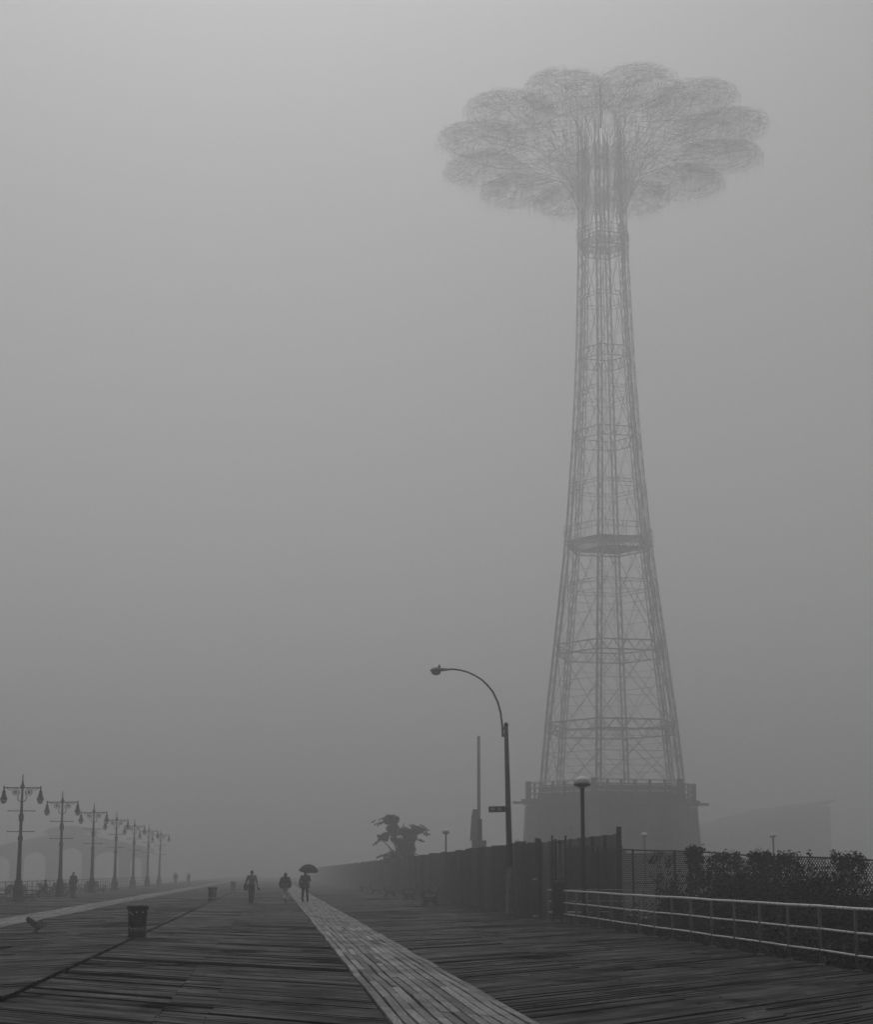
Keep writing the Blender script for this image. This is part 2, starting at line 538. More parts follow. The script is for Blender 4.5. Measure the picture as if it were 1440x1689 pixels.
# platforms
def hexplate(mb, z, r_, h):
    vs = [(r_ * math.sin(a), r_ * math.cos(a), z - GZ) for a in HA] + [(r_ * math.sin(a), r_ * math.cos(a), z + h - GZ) for a in HA]
    mb.add(vs, [tuple(range(6)), tuple(range(11, 5, -1))] + [(i, i + 6, (i + 1) % 6 + 6, (i + 1) % 6) for i in range(6)])
for z, r_, h in ((31.3, 4.3, 0.3), (60.2, 2.6, 0.12)):
    mb = MB()
    if True:
        for j in range(12): mb.tube([Vector((r_ * (j + 1) / 12 * math.sin(a), r_ * (j + 1) / 12 * math.cos(a), z - GZ)) for a in HA], .03 if z > 40 else .075, 3, closed=True)
    pl = mb.build('platform', M_STEEL, tower)
    mb = MB()
    for zz in (0.6, 1.1):
        pts = [(r_ * math.sin(a), r_ * math.cos(a), z + h + zz - GZ) for a in HA]
        mb.tube(pts, 0.03, 4, closed=True)
    for k in range(6):
        for t in (0, .2, .4, .6, .8):
            a, c = Vector((r_ * math.sin(HA[k]), r_ * math.cos(HA[k]), z + h - GZ)), Vector((r_ * math.sin(HA[(k + 1) % 6]), r_ * math.cos(HA[(k + 1) % 6]), z + h - GZ))
            p = a.lerp(c, t); mb.tube([p, p + Vector((0, 0, 1.1))], 0.025, 4)
    mb.build('platform_railing', M_STEEL, pl)
mb = MB()
for k in (0, 3):
    for da in (-.3, .3): mb.tube([tp(k, z, -1.0, da) for z in range(9, 72, 6)], 0.018, 4)
for i in range(150): 
    z = 9 + i * 0.41
    mb.tube([tp(3, z, -1.0, -.3), tp(3, z, -1.0, .3)], 0.012, 4, cap=False)
mb.build('ladder', M_STEEL, tower)
# mushroom top: twelve arms, each with a petal of invented veil rods
ZT = 70.1
mb = MB()
for j in range(9): mb.tube([Vector(((.4 + .3 * j) * math.sin(a), (.4 + .3 * j) * math.cos(a), 69.0 - GZ)) for a in HA], .03, 3, closed=True)
for a in range(24): mb.tube([(0, 0, 69.0 - GZ), (2.9 * math.sin(R(15 * a)), 2.9 * math.cos(R(15 * a)), 69.0 - GZ)], .025, 3)
mb.build('top_platform', M_STEEL, tower)
for i in range(12):
    a = R(12.5 + 15 + 30 * i)
    d = Vector((math.sin(a), math.cos(a), 0)); n_ = Vector((d.y, -d.x, 0))
    def q(r_, z, w=0): return d * r_ + n_ * w + Vector((0, 0, z - GZ))
    mb = MB()
    for w in (-.5, .5):
        mb.tube([q(2.2, 72.4, w), q(11.4, ZT + .9, w)], 0.024, 4)
        mb.tube([q(2.2, 63.6, w), q(2.9, 65.6, w), q(4.4, 67.8, w), q(7.0, 69.4, w), q(10.4, 69.9, w), q(11.4, ZT + .2, w)], 0.026, 4)
        prev = None
        for j, rr in enumerate((2.6, 3.6, 5, 6.6, 8.3, 10)):
            zt = 72.4 + (ZT + .9 - 72.4) * (rr - 2.2) / 12.4
            zb = {2.6: 65.0, 3.6: 66.8, 5: 68.3, 6.6: 69.2, 8.3: 69.7, 10: 70.0, 11.8: 70.3, 13.4: 70.7}[rr]
            mb.tube([q(rr, zb, w), q(rr, zt, w)], 0.015, 4, cap=False)
            if prev: mb.tube([q(prev[0], prev[1], w), q(rr, zt, w)], 0.015, 4, cap=False)
            prev = (rr, zb)
    for rr in (3.6, 5, 6.6, 8.3, 10): mb.tube([q(rr, 71.9, -.5), q(rr, 71.6, .5)], 0.02, 4, cap=False)
    arm = mb.build('top_arm', M_STEEL, tower)
    # petal: two thin rings, random rods invented as a veil softened like haze
    mb = MB()
    rp_ = random.Random(300 + i)
    cr = 11.6
    def pp(rad, t, dz): return q(cr + rad * math.cos(t), ZT + .2 - 0.5 * (rad / 4.4) ** 2 + dz, rad * 0.9 * math.sin(t))
    for k in range(1700):
        t = rp_.uniform(0, 6.283); r0 = 4.5 * math.sqrt(rp_.random()); 
        if rp_.random() < .45: t1, r1, dz = t + rp_.gauss(0, .12), max(0, r0 - rp_.uniform(.6, 2.0)), rp_.gauss(0, .25)
        elif rp_.random() < .6: t1, r1, dz = t + rp_.uniform(.25, .6), r0 + rp_.gauss(0, .15), rp_.gauss(0, .2)
        else: t1, r1, dz = t, r0, -rp_.uniform(.4, 1.7)
        mb.tube([pp(r0, t, rp_.gauss(0, .2)), pp(r1, t1, dz)], 0.0062, 3, cap=False)
    for rad in (1.5, 2.6):
        mb.tube([pp(rad, 2 * math.pi * k / 24, 0) for k in range(24)], .014, 3, closed=True)
    mb.build('petal_veil', M_STEEL, arm)
mb = MB()
for rr, z in ((6.2, 71.0), (9.0, 70.7)):
    mb.tube([Vector((rr * math.sin(R(27.5 + 30 * k)), rr * math.cos(R(27.5 + 30 * k)), z - GZ)) for k in range(12)], 0.03, 4, closed=True)
mb.build('top_ring', M_STEEL, tower)
mb = MB()
rw = random.Random(77)
for k in range(3600):      # invented rods fill the flare, giving the crown a fog-soft mass
    a = rw.uniform(0, 6.283); r0 = rw.uniform(2.0, 8.0)
    zb = 64.0 + 6.2 * (1 - math.exp(-(r0 - 2.0) / 1.9)); z0 = rw.uniform(zb, 71.6)
    r1 = r0 + rw.uniform(.8, 2.4); a1 = a + rw.gauss(0, .1)
    z1 = max(64.0 + 6.2 * (1 - math.exp(-(r1 - 2.0) / 1.9)), z0 + rw.gauss(.1, .5))
    mb.tube([(r0 * math.sin(a), r0 * math.cos(a), z0 - GZ), (r1 * math.sin(a1), r1 * math.cos(a1), min(71.6, z1) - GZ)], .006, 3, cap=False)
mb.build('flare_veil_rods', M_STEEL, tower)
mb = MB(); mb.tube([(0, 0, 72 - GZ), (0, 0, 76.4 - GZ)], [.12, .06], 6)
for k in range(6): mb.tube([tp(k, 72.4), Vector((0, 0, 75.0 - GZ))], 0.03, 4)
mb.build('mast', M_STEEL, tower)

# pavilion at the tower's foot
pav = thing('tower_pavilion', 'two-storey concrete pavilion with railed terrace at foot of steel tower', 'pavilion', ((TX - 0.15) * K, TY * K, 1.7 + K * (GZ - 1.7)))
pav.scale = (K, K, K)
def scallop(r_, z, dent, n=6):
    pts = []
    for k in range(6):
        a0 = HA[k] + R(0); a1 = a0 + R(60)
        p0 = Vector((math.sin(a0), math.cos(a0), 0)) * r_; p1 = Vector((math.sin(a1), math.cos(a1), 0)) * r_
        mid = (p0 + p1) / 2; inn = -mid.normalized()
        for j in range(n):
            t = j / n
            pts.append(p0.lerp(p1, t) + inn * dent * math.sin(math.pi * t) + Vector((0, 0, z - GZ)))
    return pts
def loft(mb, rings, cap=True):
    n = len(rings[0])
    vs = [p for r_ in rings for p in r_]
    fs = [(i * n + k, i * n + (k + 1) % n, (i + 1) * n + (k + 1) % n, (i + 1) * n + k) for i in range(len(rings) - 1) for k in range(n)]
    if cap: fs += [tuple(range(n - 1, -1, -1)), tuple((len(rings) - 1) * n + k for k in range(n))]
    mb.add(vs, fs)
mb = MB(); loft(mb, [scallop(7.9, -1.2, 1.0), scallop(7.5, 7.55, 1.0)]); wall = mb.build('wall', M_CONC, pav)
for k in range(6):          # sloped fins at the corners
    a = HA[k]; d = Vector((math.sin(a), math.cos(a), 0)); n_ = Vector((d.y, -d.x, 0))
    mb = MB()
    for s_ in (-1,):
        vs = []
        for w in (-.45, .45):
            for r_, z in ((6.8, -1.2), (8.5, -1.2), (7.9, 7.5), (6.8, 7.5)): vs.append(d * r_ + n_ * w + Vector((0, 0, z - GZ)))
        mb.add(vs, [(0, 1, 2, 3), (7, 6, 5, 4), (0, 4, 5, 1), (1, 5, 6, 2), (2, 6, 7, 3), (3, 7, 4, 0)])
    mb.build('fin', M_FIN, pav)
    a1 = a + R(30); d = Vector((math.sin(a1), math.cos(a1), 0)); n_ = Vector((d.y, -d.x, 0))
    for w0 in (-2.1, 0, 2.1):
        mb = MB(); c = d * 6.15 + n_ * w0
        mb.box(c + Vector((0, 0, 1.6)), (1.3, 0.35, 3.2), Matrix.Rotation(-a1, 3, 'Z')); mb.build('doorway', M_RECESS, pav)
        mb = MB(); mb.box(c - d * 0.05 + Vector((0, 0, 6.2)), (1.5, 0.3, 1.3), Matrix.Rotation(-a1, 3, 'Z')); mb.build('window', M_RECESS, pav)
mb = MB(); loft(mb, [scallop(8.15, 7.56, .7), scallop(8.35, 7.8, .7), scallop(8.35, 8.1, .7)]); mb.build('terrace_slab', M_CONC_D, pav)
mb = MB(); loft(mb, [scallop(6.9, 8.1, .5), scallop(6.7, 9.3, .5)]); mb.build('upper_drum', M_CONC_D, pav)
mb = MB()
for z in (8.6, 9.1, 9.55): mb.tube(scallop(7.7, z, .5, 6), 0.06, 4, closed=True)
mb.build('terrace_rail', M_STEEL, pav)
for i, p in enumerate(scallop(7.7, 8.1, .5, 6)):
    mb = MB(); mb.box(p + Vector((0, 0, .72)), (.2 if i % 6 else .45, .2 if i % 6 else .45, 1.44 if i % 6 else 1.6)); mb.build('terrace_post', M_CONC_D, pav)
for k in range(6):
    a = HA[k]; d = Vector((math.sin(a), math.cos(a), 0))
    mb = MB(); mb.box(d * 8.6 + Vector((0, 0, 7.78 - GZ)), (.4, 1.0, .22), Matrix.Rotation(-a, 3, 'Z')); mb.build('bracket', M_CONC_D, pav)

# ------------------------------------------------------------------ far buildings
pier = thing('pier_pavilion', 'ghostly gabled arcade pavilion with arched openings behind the lamp posts', 'pavilion', (0, 236 * 1.9, 1.7 + 1.9 * (GZ - 1.7)))
pier.scale = (1.9, 1.9, 1.9)
colx = [-43.5, -38.2, -33.0, -27.7, -22.3, -18.9]
def roof_z(x): return 4.5 + max(0, 1 - abs(x + 30.2) / 14.0) * 2.9 - GZ
for x0, x1 in zip(colx, colx[1:]):
    a, c = x0 + .65, x1 - .65
    w = c - a
    sp = 2.55 + (roof_z((a + c) / 2) + GZ - 4.5) * .55 - GZ
    arch = [(a + w / 2 - w / 2 * math.cos(math.pi * t / 10), sp + min(w / 2, 1.3) * math.sin(math.pi * t / 10)) for t in range(11)]
    xs = [c + .75 * (1 if x1 < -19 else .6), (a + c) / 2, a - .75]
    poly = [(a, 0), *arch, (c, 0), (x1, 0), (x1, roof_z(x1)), ((x0 + x1) / 2, roof_z((x0 + x1) / 2)), (x0, roof_z(x0)), (x0, 0)]
    mb = MB()
    # left jamb, right jamb and arch spandrel as separate closed pieces of one bay
    mb.prism([(x0 + .01, 0), (a, 0), (a, sp), (x0 + .01, sp)], 0, 5)
    mb.prism([(c, 0), (x1 - .01, 0), (x1 - .01, sp), (c, sp)], 0, 5)
    for (p, q_) in zip(arch, arch[1:]):
        mb.prism([p, q_, (q_[0], roof_z(q_[0])), (p[0], roof_z(p[0]))], 0, 5)
    mb.prism([(x0 + .01, sp), (a, sp), (a, roof_z(a)), (x0 + .01, roof_z(x0))], 0, 5)
    mb.prism([(c, sp), (x1 - .01, sp), (x1 - .01, roof_z(x1)), (c, roof_z(c))], 0, 5)
    mb.build('arched_bay', M_CONC_D, pier)
mb = MB()
rx = [-44.5, -40, -36, -33, -30.2, -27, -24, -21, -18.2]
for p, q_ in zip(rx, rx[1:]):
    mb.prism([(p, roof_z(p) + .02), (q_, roof_z(q_) + .02), (q_, roof_z(q_) + .45), (p, roof_z(p) + .45)], -.8, 5.8)
mb.build('roof', M_CONC_D, pier)
mb = MB(); mb.prism([(-34.2, 8.85), (-26.2, 8.85), (-27.2, 9.5), (-30.2, 9.9), (-33.2, 9.5)], 0, 5); cup = mb.build('cupola_roof', M_CONC_D, pier)
for x in (-33.4, -31.3, -29.1, -27.0):
    mb = MB(); mb.box((x, 2.5, 8.25), (.5, 4, 1.25)); mb.build('cupola_post', M_CONC_D, pier)

st = thing('grandstand', 'faint sloping grandstand shape in fog right of the steel tower', 'building', (0, 512, 1.7 + 1.55 * (GZ - 1.7)))
st.scale = (1.55, 1.55, 1.55)
mb = MB(); mb.prism([(93, 0), (122, 0), (122, 17.5), (97, 10.6), (93, 9.4)], 0, 60); mb.build('seating_block', M_CONC_D, st)
mb = MB(); mb.prism([(95.5, 10.8), (123, 18.4), (123, 18.9), (95.5, 11.3)], -1, 61); mb.build('canopy', M_CONC, st)
for x in (99, 104.5, 110, 115.5, 121):
    mb = MB(); mb.box((x, -.4, (x - 93) * .14 + 4.6), (.7, .7, (x - 93) * .28 + 9.2)); mb.build('pier_column', M_CONC_D, st)
mb = MB(); mb.box((91.5, 2, 6.4), (3.2, 4, 12.8)); mb.build('stair_tower', M_CONC_D, st)

# ------------------------------------------------------------------ long hoarding along the boardwalk
def fence_panel_mesh(name, w, h, seed, m, board=0.3):
    rnd = random.Random(seed)
    mb = MB()
    n = int(w / board)
    for i in range(n):
        y = (i + .5) * w / n
        hh = h + rnd.uniform(-.025, .02)
        mb.box((rnd.uniform(-.008, .008), y, hh / 2), (.03, w / n - .012, hh), Matrix.Rotation(rnd.uniform(-.02, .02), 3, 'Z'))
    for z in (.5, h - .5): mb.box((.06, w / 2, z), (.06, w, .1))
    return mb.mesh(name, m)
FX = 10.27
hoard = thing('board_fence', 'long tall dark board fence along the right edge of the boardwalk', 'fence', (FX, 60.2, 0))
FT = [M_FENCE] + [mat('fence_board_tone_%d' % k, v, 0.8, 0.55, 1.4, spec=0.1, bump=0.3, stretch=(3, 3, 0.35)) for k, v in enumerate((.008, .03, .045))]
vari = [fence_panel_mesh('fence_panel', 2.46, 2.95, k, FT[k % 4]) for k in range(8)]
pm = MB(); pm.box((0.0, 0, 1.46), (.13, .13, 2.92)); pme = pm.mesh('fence_post', M_FPOST)
for i in range(190):
    y = .12 + i * 2.5
    o = link('fence_panel', random.choice(vari), hoard, (random.uniform(-.01, .01), y + .05, 0))
    o.scale = (1, 1, random.uniform(.98, 1.015))
    link('fence_post', pme, hoard, (.13, y - .02, 0))
mb = MB(); mb.box((-.02, -.25, 1.52), (.16, .16, 3.04)); mb.box((-.02, -.75, 1.5), (.12, .12, 3.0)); 
o = mb.build('end_post', M_FPOST, hoard)
mb = MB(); mb.box((-.02, -.5, 1.45), (.05, .36, 2.8)); mb.build('end_board', M_FPOST, hoard)
for z in (1.46, .06):
    mb = MB(); mb.box((-.14, -.36, z), (.14, .2, .05)); mb.build('hinge_plate', M_GALV, hoard)

side = thing('inner_board_fence', 'shorter paler board fence standing back behind the gate and chain link', 'fence', (12.95, 57.2, GZ))
v2 = [fence_panel_mesh('inner_fence_panel', 2.3, 4.36, 20 + k, M_FENCE2, .38) for k in range(3)]
pm = MB(); pm.box((-.05, 0, 2.25), (.16, .16, 4.5)); pme2 = pm.mesh('inner_fence_post', M_FPOST)
for i in range(9):
    link('fence_panel', v2[i % 3], side, (0, .1 + i * 2.4, 0))
    link('fence_post', pme2, side, (0, .05 + i * 2.4, 0)).scale = (1, 1, 1.025 if i == 0 else .97)

# narrow gate at the fence end
gate = thing('narrow_gate', 'narrow dark steel gate with solid lower panel at the fence opening', 'gate', (10.12, 54.6, 0))
for x in (-.24, .24):
    mb = MB(); mb.tube([(x, 0, 0), (x, 0, 2.96)], .035, 8); mb.ball((x, 0, 2.98), .045, 8, 6); mb.build('gate_post', M_IRON, gate)
for z in (2.78, 1.47, .12):
    mb = MB(); mb.tube([(-.24, 0, z), (.24, 0, z)], .025, 6); mb.build('gate_rail', M_IRON, gate)
mb = MB(); mb.box((0, 0, .78), (.42, .025, 1.2)); mb.build('lower_panel', M_IRON, gate)
mb = MB(); mb.box((-.13, .01, 2.1), (.08, .02, 1.3)); mb.ball((-.13, 0, 2.86), .05, 8, 6); mb.build('latch_bar', M_IRON, gate)
mb = MB()
for k in range(-3, 8): mb.tube([(max(-.22, -.22 + k * .11), .02, 1.5 + max(0, -k * .11)), (min(.22, -.22 + k * .11 + .44), .02, 1.5 + min(1.25, .44 + 0 * k))], .004, 4)
mb.build('wire_mesh', M_CHAIN, gate)

# ------------------------------------------------------------------ steel railings
def railing(root, pts, posts, h=(1.085, .67, .28), r_=(.03, .021, .021), z=0, pr_=.034, mrail=M_GALV, mpost=M_POST, base=-.3):
    for hh, rr in zip(h, r_):
        mb = MB()
        mb.tube([(p[0], p[1], z + hh + p[2]) for p in pts], rr, 10)
        mb.build('rail', mrail, root, smooth=True)
    pm_ = MB(); pm_.tube([(0, 0, base), (0, 0, h[0] - .02)], pr_, 8); pm_.lathe([(.09, .0), (.09, .02), (.05, .035)], 8)
    me = pm_.mesh('post', mpost, True)
    for p in posts: link('post', me, root, (p[0], p[1], z + p[2]))
ra = thing('boardwalk_railing', 'three-rail pale metal railing along the near right edge of boardwalk', 'railing', (0, 0, 0))
rp = [(10.2, 22.98 + 1.81 * k, 0) for k in range(18)]
random.seed(3)
railing(ra, [(10.2 + random.uniform(-.008, .008), p[1], random.uniform(-.008, .008)) for p in rp] + [(10.2, 54.2, 0)], rp)
rb = thing('cross_railing', 'second pale railing set crosswise behind the chain link fence', 'railing', (0, 0, 0))
railing(rb, [(10.1 + k * 1.5, 57.0, 0) for k in range(10)], [(10.12 + k * 1.8, 57.0, 0) for k in range(8)], base=-1.2)
rc = thing('seaside_railing', 'dim railing along the far left seaward edge of the boardwalk', 'railing', (0, 0, 0))
railing(rc, [(-18.45, 60 + 10 * k, 0) for k in range(20)], [(-18.45, 70 + 2.4 * k, 0) for k in range(60)], mrail=M_POST)

# ------------------------------------------------------------------ chain link fence with creeper
P0, P1 = Vector((10.55, 55.8, 0)), Vector((16.2, 34.0, 0))
cl = thing('chain_link_fence', 'sagging chain link fence overgrown with creeper behind the right railing', 'fence', (0, 0, 0))
def cp(t, z): p = P0.lerp(P1, t); return Vector((p.x, p.y, z))
def ctop(t): return 2.66 - .80 * t + .02 * math.sin(t * 19)
LEN = (P1 - P0).length
mb = MB(); mb.tube([cp(t / 20, ctop(t / 20)) for t in range(21)], .026, 6); mb.build('top_rail', M_CHAIN, cl)
mb = MB(); mb.tube([cp(t / 20, 1.36 + .06 * t / 20) for t in range(21)], .02, 6); mb.build('middle_rail', M_CHAIN, cl)
for t in (.004, .12, .235, .36, .49, .62, .75, .88, .995):
    mb = MB(); mb.tube([cp(t, -1.2), cp(t, ctop(t) + .03)], .034, 8); mb.build('post', M_POLE, cl)
mb = MB()
pitch = .125
nseg = int(LEN / pitch)
zlo = .35
for i in range(-22, nseg):
    for s_ in (1, -1):
        # wire climbing at 45 degrees, clipped to the fence outline
        u0 = i * pitch if s_ > 0 else (i + 22) * pitch
        pts = []
        for j in range(0, 23):
            u = u0 + s_ * j * pitch; z = zlo + j * pitch
            t = u / LEN
            if 0 <= t <= 1 and z <= ctop(t): pts.append(cp(t, z) + Vector((.008 * s_, .008 * s_, 0)))
        if len(pts) > 1: mb.tube([pts[0], pts[-1]], .0135, 3, cap=False)
mb.build('wire_mesh', M_CHAIN, cl)

# ------------------------------------------------------------------ plants
def leaves(mb, c, rad, n, size, rnd, droop=.3):
    """leaf-sized pointed quads filling an ellipsoid, denser towards its skin"""
    for _ in range(n):
        d = Vector((rnd.gauss(0, 1), rnd.gauss(0, 1), rnd.gauss(0, 1))).normalized()
        k = rnd.random() ** .45
        p = Vector(c) + Vector((d.x * rad[0], d.y * rad[1], d.z * rad[2])) * k
        s_ = size * rnd.uniform(.6, 1.3)
        u = Vector((rnd.gauss(0, 1), rnd.gauss(0, 1), rnd.gauss(-droop, .6))).normalized()
        w = u.orthogonal().normalized()
        w = (Matrix.Rotation(rnd.uniform(0, 6.28), 3, u) @ w) * s_ * .38
        nn = u.cross(w).normalized() * s_ * .1
        mb.add([p - u * s_ * .5, p + w + nn, p + u * s_ * .55, p - w + nn], [(0, 1, 2), (0, 2, 3)])
def clumps(mb, rnd, c, rad, nc, n, size, cs=.45):
    for _ in range(nc):
        d = Vector((rnd.gauss(0, 1), rnd.gauss(0, 1), rnd.gauss(0, 1))).normalized() * rnd.random() ** .5
        cc = Vector(c) + Vector((d.x * rad[0], d.y * rad[1], d.z * rad[2])) * .8
        k = cs * rnd.uniform(.5, 1.2)
        leaves(mb, cc, (rad[0] * k, rad[1] * k, rad[2] * k * .8), n, size, rnd)
def shrub(label, loc, rad, seed, nc=22, n=130, size=.11, group=None, m=M_LEAF, z0=-1.2, name='shrub'):
    rnd = random.Random(seed)
    t = thing(name, label, 'shrub', (loc[0], loc[1], z0), 0, group)
    mb = MB()
    zc = (loc[2] - z0)
    clumps(mb, rnd, (0, 0, zc), rad, nc, n, size)
    for _ in range(5):     # loose shoots
        a = rnd.uniform(0, 6.28); rr = rnd.uniform(.2, .8)
        leaves(mb, (rad[0] * rr * math.cos(a), rad[1] * rr * math.sin(a), zc + rad[2] * rnd.uniform(.7, 1.05)), (.12, .12, .3), 26, size, rnd)
    mb.build('foliage', m, t)
    mb = MB()
    for _ in range(9):
        a = rnd.uniform(0, 6.28); rr = rnd.uniform(.3, .75)
        e = Vector((rad[0] * rr * math.cos(a), rad[1] * rr * math.sin(a), zc + rad[2] * rnd.uniform(-.1, .8)))
        mid = Vector((e.x * .4, e.y * .4, e.z * .55))
        mb.tube([(e.x * .08, e.y * .08, 0), mid, e], [.035, .022, .008], 5)
    mb.build('stems', M_BARK, t)
    return t
GS = 'shrubs in the sunken bed behind the railing'
shrub('largest dark bush heaped against the chain link fence', (12.5, 41.0, .25), (1.6, 2.6, 1.9), 11, 190, 200, .085, GS)
shrub('dark bush in the frame corner on the far right behind railing', (13.4, 34.8, .1), (1.1, 1.6, 1.6), 12, 120, 180, .085, GS)
shrub('bushy dark shrub right of the largest bush, topping the chain link', (13.55, 38.0, .35), (1.1, 1.6, 1.6), 13, 120, 180, .085, GS)
shrub('rounded dark shrub left of the largest bush, below the hanging vine', (11.95, 45.2, .0), (1.1, 2.0, 1.45), 14, 110, 180, .085, GS)
lows = [(11.25, 28.6), (11.3, 32.2), (11.35, 36.0), (11.3, 40.2), (11.3, 44.6), (11.35, 49.0), (11.2, 53.0)]
words = ['nearest low shrub at the right frame edge, directly behind railing', 'second low shrub from the right frame edge, behind lower rail',
         'third low shrub from the right frame edge, behind lower rail', 'middle one of the low shrubs behind the lower rail',
         'third low shrub from the narrow gate, behind lower rail', 'second low shrub from the narrow gate, behind lower rail', 'low shrub next to the narrow gate, behind lower rail']
for i, ((x, y), w) in enumerate(zip(lows, words)):
    shrub(w, (x, y, -.3), (.9, 2.1, .98 - .03 * i), 30 + i, 44, 170, .085, GS)
shrub('small grey bush in front of the paler inner board fence', (12.35, 58.4, 1.15), (.75, .8, .95), 50, 22, 110, .1, None, M_LEAF2)
def vine(label, t0, t1, zt, zb, seed, n, hang=0):
    rnd = random.Random(seed)
    t = thing('creeper', label, 'creeper', (*cp((t0 + t1) / 2, 0).xy, -1.2), 0, 'creepers on the chain link')
    o = cp((t0 + t1) / 2, -1.2)
    mb = MB(); ms = MB()
    for _ in range(n):
        tt = rnd.uniform(t0, t1); ztop = ctop(tt) + zt
        z = rnd.uniform(zb, ztop) if rnd.random() < .6 else ztop - abs(rnd.gauss(0, .22))
        c = cp(tt, z) - o
        leaves(mb, c, (.13, .13, .15), 16, .08, rnd)
    for _ in range(max(3, n // 14)):
        tt = rnd.uniform(t0, t1)
        pts = [cp(min(1, max(0, tt + rnd.gauss(0, .006))), z) - o for z in (-1.2, -.2, .6, 1.3, 1.9, ctop(tt))]
        ms.tube(pts, .012, 4)
    mb.build('foliage', M_LEAF, t); ms.build('stems', M_BARK, t)
vine('thick creeper clump hanging over the chain link left of the bushes', .395, .435, .1, 1.25, 61, 95)
vine('thin creeper strands on the chain link beside its first visible post', .285, .36, -.1, .9, 62, 26)
vine('ragged creeper between the hanging clump and the largest bush', .46, .53, .04, 1.3, 63, 50)
vine('dense creeper spilling over the fence top above the largest bush', .555, .66, .1, 1.5, 64, 120)
vine('creeper hump on the fence top right of the middle gap', .735, .80, .1, 1.4, 65, 80)
vine('creeper at the right end of the chain link by the frame edge', .875, .93, .06, 1.3, 66, 40)

# wind-bent tree behind the hoarding
tr = thing('wind_bent_tree', 'dark wind-bent tree rising behind the long board fence', 'tree', (11.45, 140, GZ))
tr.scale = (.84, .84, 1.02)
rnd = random.Random(5)
mb = MB()
mb.tube([(-.1, 0, 0), (0, 0, 2), (-.15, 0, 3.6), (-.3, .1, 5.0), (-.2, 0, 6.0)], [.24, .2, .17, .12, .06], 8)
limbs = [((-.15, 0, 3.8), (-1.3, .3, 5.2), (-2.0, .3, 5.7)), ((-.25, 0, 4.4), (-1.1, 0, 6.4), (-1.6, 0, 7.3)), ((-.2, 0, 4.2), (.8, .2, 5.8), (1.9, .2, 6.5)), ((-.15, 0, 3.6), (.7, -.3, 4.7), (1.5, -.2, 5.3)), ((-.25, 0, 5), (0, .4, 6.5), (.4, .5, 7.2)), ((0, 0, 2.6), (-.9, 0, 3.7), (-1.3, .2, 4.6))]
for l in limbs: mb.tube(l, [.1, .07, .03], 6)
mb.build('trunk', M_BARK, tr, True)
mb = MB()
for c, rad, nc, n, cs in (((.3, 0, 6.0), (1.6, 1.2, .95), 80, 100, .34), ((-1.15, 0, 7.5), (1.0, .7, .42), 44, 70, .36), ((-1.85, .1, 5.95), (.75, .5, .5), 26, 60, .4), ((1.8, 0, 6.6), (.8, .6, .36), 34, 65, .36),
                          ((.75, 0, 4.8), (.9, .8, .85), 46, 80, .38), ((-.9, 0, 4.1), (1.1, .7, .8), 26, 45, .3), ((-.9, .1, 6.7), (.7, .6, .5), 30, 70, .4)):
    clumps(mb, rnd, c, rad, nc, n, .21, cs)
for c, rad, n in (((.3, 0, 6.0), (1.5, 1.1, .8), 2200), ((.7, 0, 4.9), (.85, .8, .8), 1000), ((-1.1, 0, 7.4), (.8, .6, .3), 600), ((-.8, 0, 6.7), (.6, .5, .6), 500), ((-.8, 0, 4.2), (.9, .7, .7), 420), ((1.7, 0, 6.5), (.7, .6, .3), 450)):
    leaves(mb, c, rad, n, .2, rnd, .1)
for a in range(46):      # ragged wind-blown tips
    c = rnd.choice(((-1.7, 7.7), (-.5, 7.75), (-2.3, 5.6), (-2.2, 7.2), (2.2, 6.75), (2.5, 6.4), (1.9, 5.7), (1.6, 4.6), (.3, 6.9), (-1.9, 4.4), (1.3, 7.0)))
    p0 = Vector((c[0] + rnd.gauss(0, .2), rnd.gauss(0, .4), c[1] + rnd.gauss(0, .1)))
    for k in range(7): leaves(mb, p0 + Vector((-.07 * k if c[0] < 0 else .07 * k, 0, -.03 * k)), (.07, .07, .05), 3, .16, rnd, .1)
mb.build('crown', M_LEAF, tr)

# ------------------------------------------------------------------ street light with bent arm, street sign
sl = thing('street_light', 'tall street light with curved arm in front of the board fence', 'street light', (9.86, 64.4, 0))
mb = MB(); mb.tube([(0, 0, .9), (-.06, 0, 4), (-.13, 0, 7.8)], [.135, .12, .085], 12); mb.build('pole', M_POLE, sl, True)
mb = MB(); mb.lathe([(.21, 0), (.21, .12), (.19, .3), (.2, .7), (.185, .95), (.15, 1.5), (.145, 1.9), (.13, 1.95)], 10); mb.build('pole_base', M_POLE_L, sl)
mb = MB(); mb.ball((-.13, 0, 7.88), (.1, .1, .12)); mb.build('pole_cap', M_POLE, sl, True)
mb = MB(); mb.box((-.2, 0, 7.45), (.16, .1, .12)); mb.box((-.2, 0, 7.75), (.16, .1, .1)); mb.tube([(-.28, 0, 7.38), (-.28, 0, 7.82)], .05, 8); mb.build('arm_bracket', M_POLE, sl)
arm = [(-.28, 0, 7.4), (-.3, 0, 7.9), (-.36, 0, 8.4), (-.48, 0, 8.85), (-.68, 0, 9.28), (-.92, 0, 9.58), (-1.18, 0, 9.82), (-1.45, 0, 9.98), (-1.75, 0, 10.12), (-2.05, 0, 10.2), (-2.35, 0, 10.24), (-2.65, 0, 10.235)]
mb = MB(); mb.tube(arm, [.042] * 6 + [.036] * 6, 8); mb.build('curved_arm', M_POLE, sl, True)
mb = MB()
prof = [(-2.5, .05, .05), (-2.65, .07, .06), (-2.85, .11, .09), (-3.0, .15, .12), (-3.15, .18, .13), (-3.28, .16, .1), (-3.36, .08, .05)]
vs, n = [], 12
